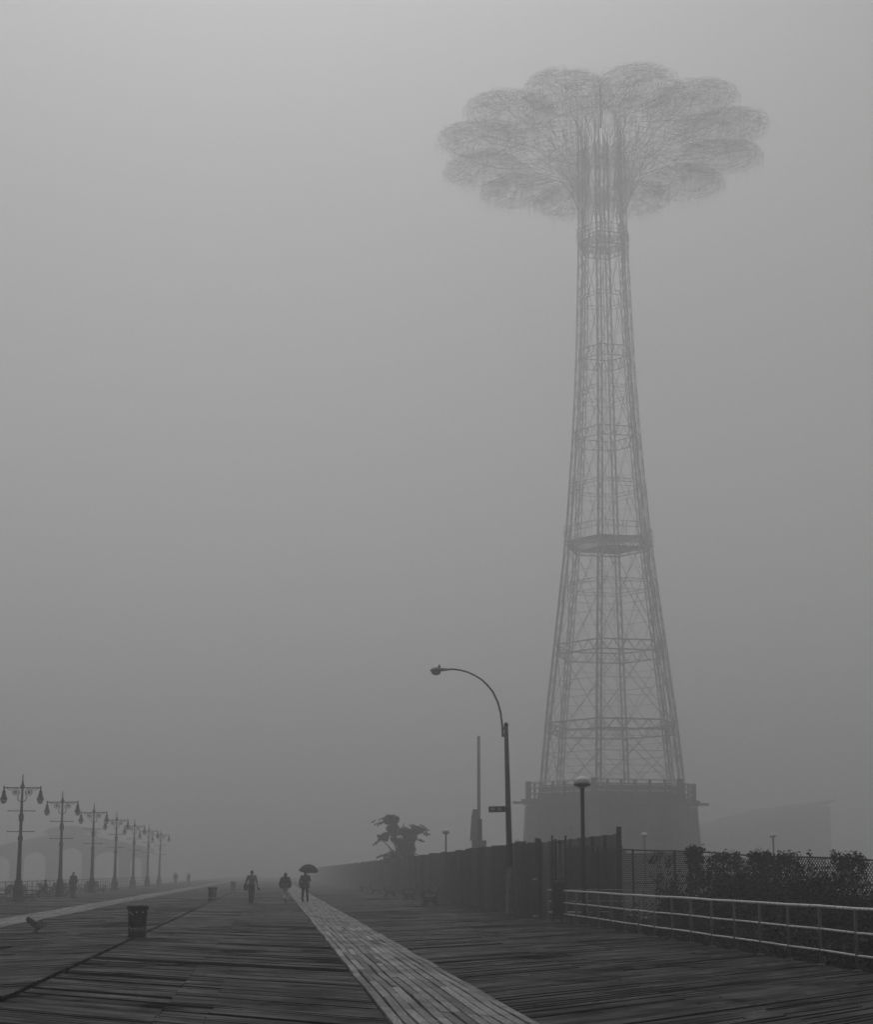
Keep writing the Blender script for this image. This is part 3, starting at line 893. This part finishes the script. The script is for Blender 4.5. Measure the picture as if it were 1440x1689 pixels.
for x, w, h in prof:
    for k in range(n):
        a = 2 * math.pi * k / n; vs.append((x, w * math.cos(a), 10.22 - (x + 2.5) * -.06 + h * math.sin(a) * (1 if math.sin(a) > 0 else .6)))
mb.add(vs, [(i * n + k, i * n + (k + 1) % n, (i + 1) * n + (k + 1) % n, (i + 1) * n + k) for i in range(6) for k in range(n)] + [tuple(range(n)), tuple(6 * n + k for k in range(n))])
lh = mb.build('lamp_head', M_POLE_L, sl, True)
mb = MB(); mb.ball((-3.12, 0, 10.1), (.2, .14, .13)); mb.build('lens', M_POLE_L, lh, True)
mb = MB(); mb.lathe([(.045, 0), (.045, .1), (.03, .12)], 8, (-2.98, 0, 10.3)); mb.build('photocell', M_POLE, lh)

sg = thing('street_sign', 'small dark street name sign reading W 16 on the street light', 'sign', (9.74, 64.4, 4.33), 0)
rs = Matrix.Rotation(R(-1.5), 3, 'Y')
mb = MB(); mb.box((-.42, -.17, 0), (.77, .025, .25), rs); pl = mb.build('plate', M_SIGN, sg)
mb = MB(); mb.box((-.03, -.13, .0), (.06, .1, .16)); mb.lathe([(.145, -.06), (.145, .06)], 12, (0.02, 0, 0), cap=False); mb.build('bracket', M_POLE, sg)
def lettering(txt, size, loc, parent, m):
    cu = bpy.data.curves.new('lettering', 'FONT')
    cu.body = txt; cu.size = size; cu.extrude = .004; cu.align_x = 'LEFT'; cu.align_y = 'CENTER'; cu.offset = .004
    o = bpy.data.objects.new('t', cu); COL.objects.link(o)
    bpy.context.view_layer.update()
    me = bpy.data.meshes.new_from_object(o.evaluated_get(bpy.context.evaluated_depsgraph_get()))
    bpy.data.objects.remove(o)
    me.materials.clear(); me.materials.append(m)
    q_ = link('lettering', me, parent, loc)
    q_.rotation_euler = (R(90), R(-1.5), 0)
    return q_
lettering('W 16', .2, (-.73, -.187, 0.0), pl, M_LETTER)
lettering('ST', .1, (-.2, -.187, .04), pl, M_POST)

# ------------------------------------------------------------------ dome lamps
def dome_lamp(label, loc, h, z0):
    t = thing('dome_lamp', label, 'lamp post', (loc[0], loc[1], z0), 0, 'dome-topped lamp posts')
    H = h - z0
    mb = MB(); mb.box((0, 0, (H - .28) / 2), (.115, .115, H - .28)); mb.build('post', M_IRON, t)
    mb = MB(); mb.lathe([(.15, 0), (.15, .18), (.09, .24)], 8); mb.build('base', M_IRON, t)
    mb = MB(); mb.lathe([(.08, -.36), (.1, -.3), (.2, -.29), (.2, -.26), (.285, -.255), (.285, -.2), (.1, -.195)], 20, (0, 0, H)); mb.build('collar', M_IRON, t)
    mb = MB(); mb.lathe([(.275, -.195), (.285, -.14), (.27, -.07), (.22, -.005), (.13, .045), (.05, .06), (.001, .062)], 24, (0, 0, H)); mb.build('dome', M_DOME, t, True)
    return t
d0 = dome_lamp('large white-domed lamp post behind the right railing', (10.55, 52.4), 4.92, -1.2)
for lab, x, y in (('small white dome lamp just right of the street light pole', 23.5, 149), ('small white dome lamp in front of the tower pavilion', 33.2, 137 - 12),
                  ('small white dome lamp rising above the creeper at right', 41.5, 126), ('small flat-topped lamp post between the tree and the tall pole', 13.0, 117), ('small white dome lamp low in the wind-bent tree', 11.1, 137)):
    if 'pavilion' in lab: x, y = 30.3, 125
    dup(d0, (x, y, -1.2), 0, lab)

# tall utility pole with boxes
up_ = thing('utility_pole', 'tall pale pole with boxes near its foot behind the board fence', 'pole', (17.26, 130, GZ))
mb = MB(); mb.tube([(0, 0, 0), (0, 0, 14.4)], [.16, .13], 10); mb.build('pole', M_POLE_L, up_, True)
mb = MB(); mb.tube([(.06, -.02, 0), (.06, -.02, 7.4)], .2, 8); mb.build('sleeve', M_POLE, up_)
mb = MB(); mb.prism([(-.75, 5.6), (-.15, 5.6), (-.15, 8.2), (-.5, 8.2), (-.6, 7.6)], -.3, .3); mb.build('equipment_box', M_POLE_L, up_)
mb = MB(); mb.box((.0, 0, 5.0), (1.15, .7, 1.2)); mb.build('cabinet', M_POLE, up_)

# ------------------------------------------------------------------ ornate twin lamps on the left
def twin_lamp(loc, label):
    t = thing('twin_lamp', label, 'lamp post', loc, 0, 'twin lamp posts along the seaward side')
    mb = MB(); mb.lathe([(.42, 0), (.42, .12), (.34, .2), (.34, .75), (.27, .9), (.22, 1.2), (.16, 1.35)], 10); mb.build('base', M_IRON, t)
    mb = MB(); mb.lathe([(.155, 1.3), (.13, 2.4), (.115, 3.6), (.15, 3.7), (.15, 3.85), (.1, 4.0), (.09, 4.75), (.15, 4.9), (.16, 5.15), (.09, 5.35), (.07, 6.4), (.065, 7.0)], 10); mb.build('shaft', M_IRON, t, True)
    mb = MB(); mb.lathe([(.07, 6.75), (.14, 6.85), (.13, 6.98), (.07, 7.1), (.04, 7.3), (.03, 7.62), (.005, 7.7)], 10); mb.build('finial', M_IRON, t, True)
    mb = MB(); mb.tube([(-1.1, 0, 6.86), (1.1, 0, 6.86)], .035, 8); mb.build('top_bar', M_IRON, t)
    for z in (5.45, 4.2):
        mb = MB(); mb.tube([(-.8, 0, z), (.8, 0, z)], .026, 6)
        for s_ in (-1, 1): mb.ball((s_ * .8, 0, z), .04, 8, 6)
        mb.build('banner_bar', M_IRON, t)
    for s_ in (-1, 1):
        pts = [(s_ * .07, 0, 6.0), (s_ * .2, 0, 6.08), (s_ * .28, 0, 6.28), (s_ * .2, 0, 6.48)]
        c = Vector((s_ * .4, 0, 6.58))
        for k in range(26):
            a = math.pi + (k / 25) * 4.2 * math.pi
            rr = .24 * (1 - k / 27)
            pts.append((c.x - s_ * rr * -math.cos(a) , 0, c.z + rr * math.sin(-a)))
        mb = MB(); mb.tube(pts, .026, 6); mb.ball(c, .075, 8, 6)
        mb.tube([(s_ * .6, 0, 6.82), (s_ * .72, 0, 6.7), (s_ * .85, 0, 6.78), (s_ * .95, 0, 6.84)], .02, 5)
        mb.build('scroll', M_IRON, t)
        mb = MB(); mb.lathe([(.02, 6.98), (.05, 6.9), (.05, 6.8), (.04, 6.74), (.09, 6.66), (.12, 6.45), (.16, 6.3), (.22, 6.2), (.225, 6.14), (.18, 6.13)][::-1], 12, (s_ * 1.1, 0, 0))
        lu = mb.build('lantern_hood', M_IRON, t, True)
        mb = MB(); mb.lathe([(.19, 6.14), (.19, 6.05), (.13, 5.93), (.05, 5.88), (.01, 5.87)][::-1], 12, (s_ * 1.1, 0, 0)); mb.build('globe', M_GLASS, lu, True)
    return t
names = ['nearest and largest twin-arm lamp post at the left frame edge', 'second twin-arm lamp post from the left frame edge', 'third twin-arm lamp post from the left frame edge', 'fourth twin-arm lamp post from the left, paler in fog',
         'fifth twin-arm lamp post from the left, faint in fog', 'sixth twin-arm lamp post from the left, very faint', 'farthest twin-arm lamp post, nearly lost in fog']
L0 = twin_lamp((-15.4, 97, 0), names[0])
LY = [97, 116.5, 136.5, 156, 176, 196, 216]
for k in range(1, 7):
    c = dup(L0, (-15.5, LY[k], 0), R(random.uniform(-6, 6)), names[k])
    c.rotation_euler.x = R(random.uniform(-.5, .5)); c.rotation_euler.y = R(random.uniform(-.7, .7))

# ------------------------------------------------------------------ benches
def bench(label, loc, rz, group):
    """faces local +X, length along Y"""
    t = thing('park_bench', label, 'bench', loc, rz, group)
    for x in (-.12, 0, .12, .24, .36):
        mb = MB(); mb.box((x, 0, .45 - .02 * (x < 0) + .01 * (x > .3)), (.1, 1.9, .035)); mb.build('seat_slat', M_BENCH, t)
    for i, z in enumerate((.56, .69, .82, .95)):
        mb = MB(); mb.box((-.2 - .045 * i, 0, z), (.035, 1.9, .1), Matrix.Rotation(R(-18), 3, 'Y')); mb.build('back_slat', M_BENCH, t)
    for y in (-.85, 0, .85):
        mb = MB()
        mb.tube([(.4, y, 0), (.3, y, .12), (.26, y, .26), (.36, y, .42)], .028, 6)
        mb.tube([(-.36, y, 0), (-.22, y, .16), (-.16, y, .4), (-.24, y, .6), (-.37, y, 1.0)], .028, 6)
        mb.tube([(.38, y, .42), (-.16, y, .4)], .025, 6)
        mb.tube([(.28, y, .2), (.05, y, .3), (-.2, y, .2)], .022, 6)
        mb.build('leg_frame', M_BENCHLEG, t)
        mb = MB(); mb.tube([(.4, y, .42), (.46, y, .6), (.36, y, .67), (-.1, y, .66), (-.27, y, .68)], .024, 6); mb.build('armrest', M_BENCHLEG, t)
    return t
GR = 'benches along the board fence'
B0 = bench('nearest dark bench backed against the right board fence', (8.3, 82, 0), math.pi, GR)
for i, (y, w) in enumerate(((98, 'second'), (114, 'third'), (130, 'fourth'), (146, 'farthest'))):
    dup(B0, (8.6, y, 0), math.pi, w + (' dark bench from the viewer along the right board fence' if i < 3 else ' bench along the right board fence, nearly lost in fog'))
GL = 'benches by the twin lamps'
for k, w in enumerate(('nearest', 'second', 'third')):
    c = dup(B0, (-14.75, LY[k] - .3, 0), 0, 'bench facing the boardwalk beside the %s twin lamp post' % w); c['group'] = GL
    c = dup(B0, (-16.15, LY[k] - .3, 0), math.pi, 'bench facing the sea beside the %s twin lamp post' % w); c['group'] = GL

# ------------------------------------------------------------------ trash baskets
def basket(label, loc):
    t = thing('trash_basket', label, 'trash can', loc, 0, 'trash baskets along the deck seam')
    mb = MB()
    for k in range(20):
        a = 2 * math.pi * k / 20
        for tw in (-.16, .16): mb.tube([(.235 * math.cos(a), .235 * math.sin(a), .03), (.25 * math.cos(a + tw), .25 * math.sin(a + tw), .68)], .0045, 4, cap=False)
    mb.build('wire_sides', M_WIRE, t)
    for z, r_ in ((.03, .236), (.14, .241), (.42, .245), (.68, .252)):
        mb = MB(); mb.tube([(r_ * math.cos(2 * math.pi * k / 24), r_ * math.sin(2 * math.pi * k / 24), z) for k in range(24)], .012, 6, closed=True); mb.build('hoop', M_WIRE, t)
    mb = MB(); mb.lathe([(.232, .0), (.238, .02), (.238, .13), (.225, .14), (.05, .135)], 24); mb.build('base', M_WIRE, t)
    rnd_ = random.Random(9)
    def crumple(prof, amp):
        m_ = MB(); m_.lathe(prof, 28)
        m_.v = [(x * (1 + rnd_.uniform(-amp, amp)), y * (1 + rnd_.uniform(-amp, amp)), z + rnd_.uniform(-.012, .012)) for x, y, z in m_.v]
        return m_
    crumple([(.06, .25), (.15, .25), (.215, .29), (.228, .4), (.232, .5), (.236, .6), (.24, .7), (.2, .72)], .03).build('bag', M_BAG, t, True)
    mb = MB(); mb.tube([(-.09, -.2, .36), (-.1, -.2, .26), (-.105, -.21, .2)], .014, 5); mb.build('bag_tail', M_BLACK, t)
    crumple([(.19, .645), (.22, .66), (.27, .72), (.3, .77), (.295, .825), (.25, .835), (.15, .8)], .03).build('bag_rim', M_BLACK, t, True)
    for a, z in ((3.9, .645), (4.7, .655), (5.35, .65), (4.2, .6)):
        mb = MB(); mb.box((.248 * math.cos(a), .248 * math.sin(a), z), (.045, .02, .035), Matrix.Rotation(a + 1.57, 3, 'Z')); mb.build('paper_scrap', M_PAPER, t)
    return t
T0 = basket('near wire trash basket with black bag folded over its rim', (-3.64, 43.1, 0))
dup(T0, (-3.72, 97.5, 0), .7, 'mid-distance trash basket left of the walking man')
dup(T0, (-4.0, 160, 0), 1.5, 'farthest faint trash basket just left of the walking man')

# ------------------------------------------------------------------ bird
bd = MB()
bd.ball((0, 0, 0), (.075, .15, .07)); bd.ball((0, .16, .04), (.045, .06, .045)); bd.limb((0, .2, .035), (0, .25, .025), .018, .006)
bd.add([(-.04, -.1, .01), (.04, -.1, .01), (.09, -.3, 0), (-.09, -.3, 0), (-.04, -.1, -.02), (.04, -.1, -.02), (.09, -.3, -.015), (-.09, -.3, -.015)], [(0, 1, 2, 3), (7, 6, 5, 4), (0, 4, 5, 1), (1, 5, 6, 2), (2, 6, 7, 3), (3, 7, 4, 0)])
for s_, up1, up2 in ((-1, .12, .3), (1, .07, .17)):
    prof = [(.04, 0, .09, -.1), (.17, up1, .1, -.12), (.3, up2, .03, -.13)]
    vs = []
    for x, z, ya, yb in prof:
        vs += [(s_ * x, ya, z + .02), (s_ * x, yb, z + .012), (s_ * x, yb, z - .006), (s_ * x, ya, z - .008)]
    bd.add(vs, [(i * 4 + k, i * 4 + (k + 1) % 4, i * 4 + 4 + (k + 1) % 4, i * 4 + 4 + k) for i in range(2) for k in range(4)] + [(0, 1, 2, 3), (11, 10, 9, 8)])
bird = remeshed(bd, 'bird', M_FEATHER, .009, 3)
bird.location = (-6.62, 45.6, .2)
bird.rotation_euler = (R(38), R(6), R(-15))
tag(bird, 'dark bird with raised wings skimming the deck at lower left', 'bird')

# ------------------------------------------------------------------ people
def person(label, loc, rz, top_m, leg_m, pose, coat=None, hood=False, hair=True, bald=False, H=1.76, group=None, sleeve_long=True, skirt=None, voxel=.009):
    """faces local +Y. pose: dict of joints"""
    t = thing('person', label, 'person', loc, rz, group)
    s = H / 1.76
    V = lambda *a: Vector(a) * s
    P = dict(hl=(-.09, 0, .93), hr=(.09, 0, .93), kl=(-.1, .1, .5), kr=(.1, -.02, .5), al=(-.1, .2, .09), ar=(.1, -.25, .12),
             sl=(-.19, 0, 1.43), sr=(.19, 0, 1.43), el=(-.26, -.06, 1.14), er=(.26, -.04, 1.14), wl=(-.27, .06, .9), wr=(.27, .08, .9), head=(0, .03, 1.63), lean=0)
    P.update(pose)
    p = {k: V(*v) if k != 'lean' else v for k, v in P.items()}
    b = MB()
    b.ball(V(0, 0, 1.28), V(.165, .11, .24)); b.ball(V(0, 0, 1.02), V(.16, .115, .16)); b.ball(V(0, 0, 1.42), V(.18, .09, .09))
    b.limb(V(0, 0, 1.45), p['head'] - V(0, .02, .05), .055 * s, .052 * s)
    hd = p['head']
    b.ball(hd, V(.075, .095, .112)); b.ball(hd + V(0, .03, -.06), V(.055, .065, .055))
    b.limb(hd + V(0, .09, 0), hd + V(0, .112, -.028), .012 * s, .017 * s)
    b.limb(hd + V(-.02, .088, -.06), hd + V(.02, .088, -.06), .011 * s, .011 * s)
    for q_ in (-1, 1):
        b.ball(hd + V(q_ * .078, -.005, -.01), V(.014, .024, .034))
        b.ball(hd + V(q_ * .031, .085, .008), V(.014, .01, .01))
    for q_, h_, k_, a_ in ((-1, 'hl', 'kl', 'al'), (1, 'hr', 'kr', 'ar')):
        b.limb(p[h_], p[k_], .085 * s, .058 * s); b.limb(p[k_], p[a_], .058 * s, .04 * s)
        b.ball(p[k_].lerp(p[a_], .3) - V(0, .015, 0), V(.055, .06, .11))
    hands = []
    for q_, s_, e_, w_ in ((-1, 'sl', 'el', 'wl'), (1, 'sr', 'er', 'wr')):
        b.limb(p[s_], p[e_], .055 * s, .043 * s); b.limb(p[e_], p[w_], .043 * s, .03 * s)
        d = (p[w_] - p[e_]).normalized()
        fwd = Vector((0, 1, 0)); side_ = d.cross(fwd)
        if side_.length < .2: side_ = Vector((1, 0, 0))
        side_.normalize(); ac = side_.cross(d).normalized()
        pc = p[w_] + d * .055 * s
        b.limb(p[w_], pc, .028 * s, .03 * s); b.limb(p[w_] + ac * .018, pc + ac * .022, .022 * s, .024 * s); b.limb(p[w_] - ac * .018, pc - ac * .024, .022 * s, .022 * s)
        inn = side_ * (-q_ if side_.x > 0 else q_)
        for j, ln in enumerate((.07, .08, .075, .058)):
            r0 = pc + ac * (.033 - .022 * j) + d * .015
            m1 = r0 + d * ln * .55 * s + inn * .008; m2 = m1 + d * ln * .35 * s + inn * .03
            b.limb(r0, m1, .0095 * s, .009 * s, 8); b.limb(m1, m2, .009 * s, .008 * s, 8)
        th0 = p[w_] + ac * .03 + d * .015
        b.limb(th0, th0 + ac * .025 + d * .04 + inn * .015, .012, .0105, 8); b.limb(th0 + ac * .025 + d * .04 + inn * .015, th0 + ac * .028 + d * .07 + inn * .025, .0105, .009, 8)
    remeshed(b, 'body', M_SKIN, voxel, 3, t)
    # shoes
    for k_, a_ in (('kl', 'al'), ('kr', 'ar')):
        m_ = MB(); a = p[a_]; tilt = (a.z - .09 * s)
        m_.ball(a + V(0, 0, -.03), V(.05, .06, .06)); m_.limb(a + V(0, -.03, -.05), a + V(0, .13, -.055 - .35 * max(0, tilt)), .042 * s, .036 * s)
        remeshed(m_, 'shoe', M_SHOE, .012, 2, t)
    # trousers
    m_ = MB(); m_.ball(V(0, 0, 1.0), V(.18, .135, .15))
    for h_, k_, a_ in (('hl', 'kl', 'al'), ('hr', 'kr', 'ar')):
        m_.limb(p[h_], p[k_], .105 * s, .082 * s)
        m_.limb(p[k_], p[k_].lerp(p[a_], .93), .082 * s, .072 * s)
    if isinstance(leg_m, tuple):
        remeshed(m_, 'trousers', leg_m[0], .015, 4, t)
    else: remeshed(m_, 'trousers', leg_m, .015, 4, t)
    # upper garment
    m_ = MB(); wd = coat or 1.0
    m_.ball(V(0, 0, 1.3), V(.19 * wd, .135 * wd, .24)); m_.ball(V(0, 0, 1.05), V(.185 * wd, .14 * wd, .17)); m_.ball(V(0, 0, 1.43), V(.2, .1, .08))
    if skirt: m_.lathe([(.2 * wd * s, 1.1 * s), ((.2 * wd + .03) * s, skirt * s)][::-1], 20, ax=(1, .75))
    for s_, e_, w_ in (('sl', 'el', 'wl'), ('sr', 'er', 'wr')):
        m_.limb(p[s_], p[e_], .075 * s * (1 + (wd - 1) * .5), .062 * s * (1 + (wd - 1) * .6))
        if sleeve_long: m_.limb(p[e_], p[e_].lerp(p[w_], .9), .06 * s * (1 + (wd - 1) * .6), .048 * s * (1 + (wd - 1) * .5))
    m_.limb(V(0, -.01, 1.44), V(0, 0, 1.5), .075 * s, .062 * s)
    if hood:
        m_.ball(hd + V(0, -.025, .005), V(.105, .12, .135)); m_.limb(hd + V(0, -.03, .09), hd + V(0, -.06, .14), .05 * s, .025 * s); m_.limb(V(0, -.03, 1.45), hd, .1 * s, .1 * s)
    remeshed(m_, 'jacket' if sleeve_long else 'shirt', top_m, .013, 5, t)
    if hair and not hood:
        m_ = MB(); m_.ball(hd + V(0, -.018, .022), V(.084, .096, .104)); m_.ball(hd + V(0, -.05, -.03), V(.07, .06, .07)); remeshed(m_, 'hair', M_HAIR, .01, 3, t)
    return t
C_SHIRT = mat('grey_shirt', .3, .8, .2, 6); C_TROU = mat('dark_trousers', .02, .8, .3, 6); C_PON = mat('grey_rain_jacket', .055, .6, .3, 5)
C_COAT = mat('black_coat', .015, .75, .3, 5); C_PALE = mat('pale_trousers', .65, .8, .15, 6); C_DIM = mat('dark_coat', .03, .8, .3, 5)
GP = 'people walking away on the boardwalk'
person('man in grey short-sleeved shirt and dark trousers carrying a dark bag', (-1.2, 89.4, 0), 0, C_SHIRT, C_TROU,
       dict(al=(-.07, .12, .09), kl=(-.08, .08, .5), kr=(.08, 0, .5), ar=(.06, -.18, .1), wl=(-.3, .05, .93), el=(-.29, -.08, 1.16), er=(.27, -.05, 1.15), wr=(.3, .1, .92)), H=1.86, group=GP, sleeve_long=False)
person('hooded walker in loose rain jacket with pale trousers', (.72, 91, 0), 0, C_PON, C_PALE,
       dict(kl=(-.06, .06, .5), al=(-.02, -.34, .24), kr=(.05, .05, .5), ar=(.03, .05, .09), wl=(-.32, .08, 1.0), wr=(.32, .1, 1.0), el=(-.3, -.04, 1.17), er=(.3, -.02, 1.17), head=(0, .05, 1.62)), coat=1.45, hood=True, skirt=.86, H=1.72, group=GP)
person('tall walker in black coat under a black umbrella', (1.9, 92.5, 0), 0, C_COAT, C_TROU,
       dict(al=(-.13, .15, .09), kl=(-.12, .08, .5), kr=(.12, 0, .5), ar=(.15, -.2, .1), er=(.27, .08, 1.2), wr=(.2, .22, 1.4), wl=(-.29, .0, .88), el=(-.29, -.07, 1.15)), coat=1.18, skirt=.8, H=1.84, group=GP)
person('lone person in long dark coat standing by the second twin lamp', (-13.75, 110, 0), R(150), C_DIM, C_TROU,
       dict(al=(-.09, .0, .09), ar=(.09, .0, .09), kl=(-.09, .02, .5), kr=(.09, .02, .5)), coat=1.25, skirt=.5, H=1.78, voxel=.011)
person('dim seated person on a bench between the first two twin lamps', (-15.9, 112, -.5), R(80), C_DIM, C_TROU,
       dict(kl=(-.12, .45, .95), kr=(.12, .45, .95), al=(-.12, .48, .58), ar=(.12, .48, .58), wl=(-.15, .3, 1.0), wr=(.15, .3, 1.0), el=(-.28, .02, 1.15), er=(.28, .02, 1.15)), coat=1.15, H=1.76, voxel=.011)
c = dup(B0, (-15.95, 112, 0), 0, 'bench under the dim seated person'); c['group'] = GL
for i, (x, y, w, h_) in enumerate(((-14.0, 228, 'left figure of the faint far pair left of centre', 1.8), (-12.4, 233, 'right figure of the faint far pair left of centre', 1.72))):
    person(w, (x, y, 0), R(20 * i), C_DIM, C_TROU, {}, coat=1.2, skirt=.85, H=h_, voxel=.014, group='faint far walkers')

bag = thing('shoulder_bag', 'dark shoulder bag hanging at the left side of the shirted man', 'bag', (-1.2 - .33, 89.3, .72))
m_ = MB(); m_.ball((0, 0, .2), (.13, .19, .24)); m_.box((0, 0, .2), (.16, .3, .34))
remeshed(m_, 'pouch', M_BLACK, .02, 3, bag)
mb = MB(); mb.tube([(0, .1, .38), (.1, .1, .62), (.2, .02, .83), (.1, -.1, .62), (0, -.1, .38)], .016, 6); mb.build('strap', M_BLACK, bag)
cam_b = thing('folded_umbrella', 'small dark bundle held in right hand of shirted man', 'umbrella', (-1.2 + .34, 89.5, .72))
mb = MB(); mb.tube([(-.03, 0, .18), (.06, .05, .1), (.14, .1, .02)], [.03, .055, .03], 8); mb.build('folded_canopy', M_BLACK, cam_b, True)
mb = MB(); mb.tube([(-.03, 0, .18), (-.06, -.02, .24)], .014, 6); mb.build('handle', M_BLACK, cam_b)

um = thing('open_umbrella', 'open black umbrella held over the tall walker', 'umbrella', (2.06, 92.72, 1.24))
tilt = Matrix.Rotation(R(4), 3, 'Y') @ Matrix.Rotation(R(-9), 3, 'X')
mb = MB(); rings = []
for k, (rr, z) in enumerate(((.01, .98), (.16, .96), (.32, .9), (.46, .79), (.56, .65), (.6, .56))):
    ring = []
    for j in range(32):
        a = 2 * math.pi * j / 32
        sc = 1 - .07 * (rr / .6) ** 2 * abs(math.sin(4 * a)) 
        ring.append(tilt @ Vector((rr * sc * math.cos(a), rr * sc * math.sin(a), z + .02 * (rr / .6) ** 2 * abs(math.sin(4 * a)))))
    rings.append(ring)
inner = [[p - Vector((0, 0, .008)) for p in r_] for r_ in rings[::-1]]
loft(mb, rings + inner); mb.build('canopy', M_FABRIC, um, True)
for j in range(8):
    a = 2 * math.pi * j / 8
    mb = MB(); mb.tube([tilt @ Vector((rr * math.cos(a), rr * math.sin(a), z - .015)) for rr, z in ((.02, .97), (.3, .9), (.5, .74), (.6, .55))], .004, 4); mb.build('rib', M_WIRE, um)
mb = MB(); mb.tube([tilt @ Vector((0, 0, z)) for z in (.0, 1.05)], .008, 6); mb.build('shaft', M_WIRE, um)
mb = MB(); mb.tube([tilt @ Vector(v) for v in ((0, 0, .12), (0, 0, -.02), (.02, 0, -.06), (.05, 0, -.06), (.06, 0, -.03))], .015, 8); mb.build('handle', M_BLACK, um)

# ------------------------------------------------------------------ fog
hz = MB(); hz.box((0, 0, 38.3), (2900, 2900, 81.6))
haze = hz.build('haze', None)
hm = bpy.data.materials.new('fog')
hm.use_nodes = True
nt = hm.node_tree
nt.nodes.clear()
out = nt.nodes.new('ShaderNodeOutputMaterial')
pv = nt.nodes.new('ShaderNodeVolumePrincipled')
pv.inputs['Color'].default_value = grey(HAZE_COLOR)
pv.inputs['Density'].default_value = HAZE_DENSITY
pv.inputs['Anisotropy'].default_value = HAZE_ANISO
nt.links.new(pv.outputs[0], out.inputs['Volume'])
haze.data.materials.append(hm)
tag(haze, 'even grey sea fog filling the air', kind='stuff')
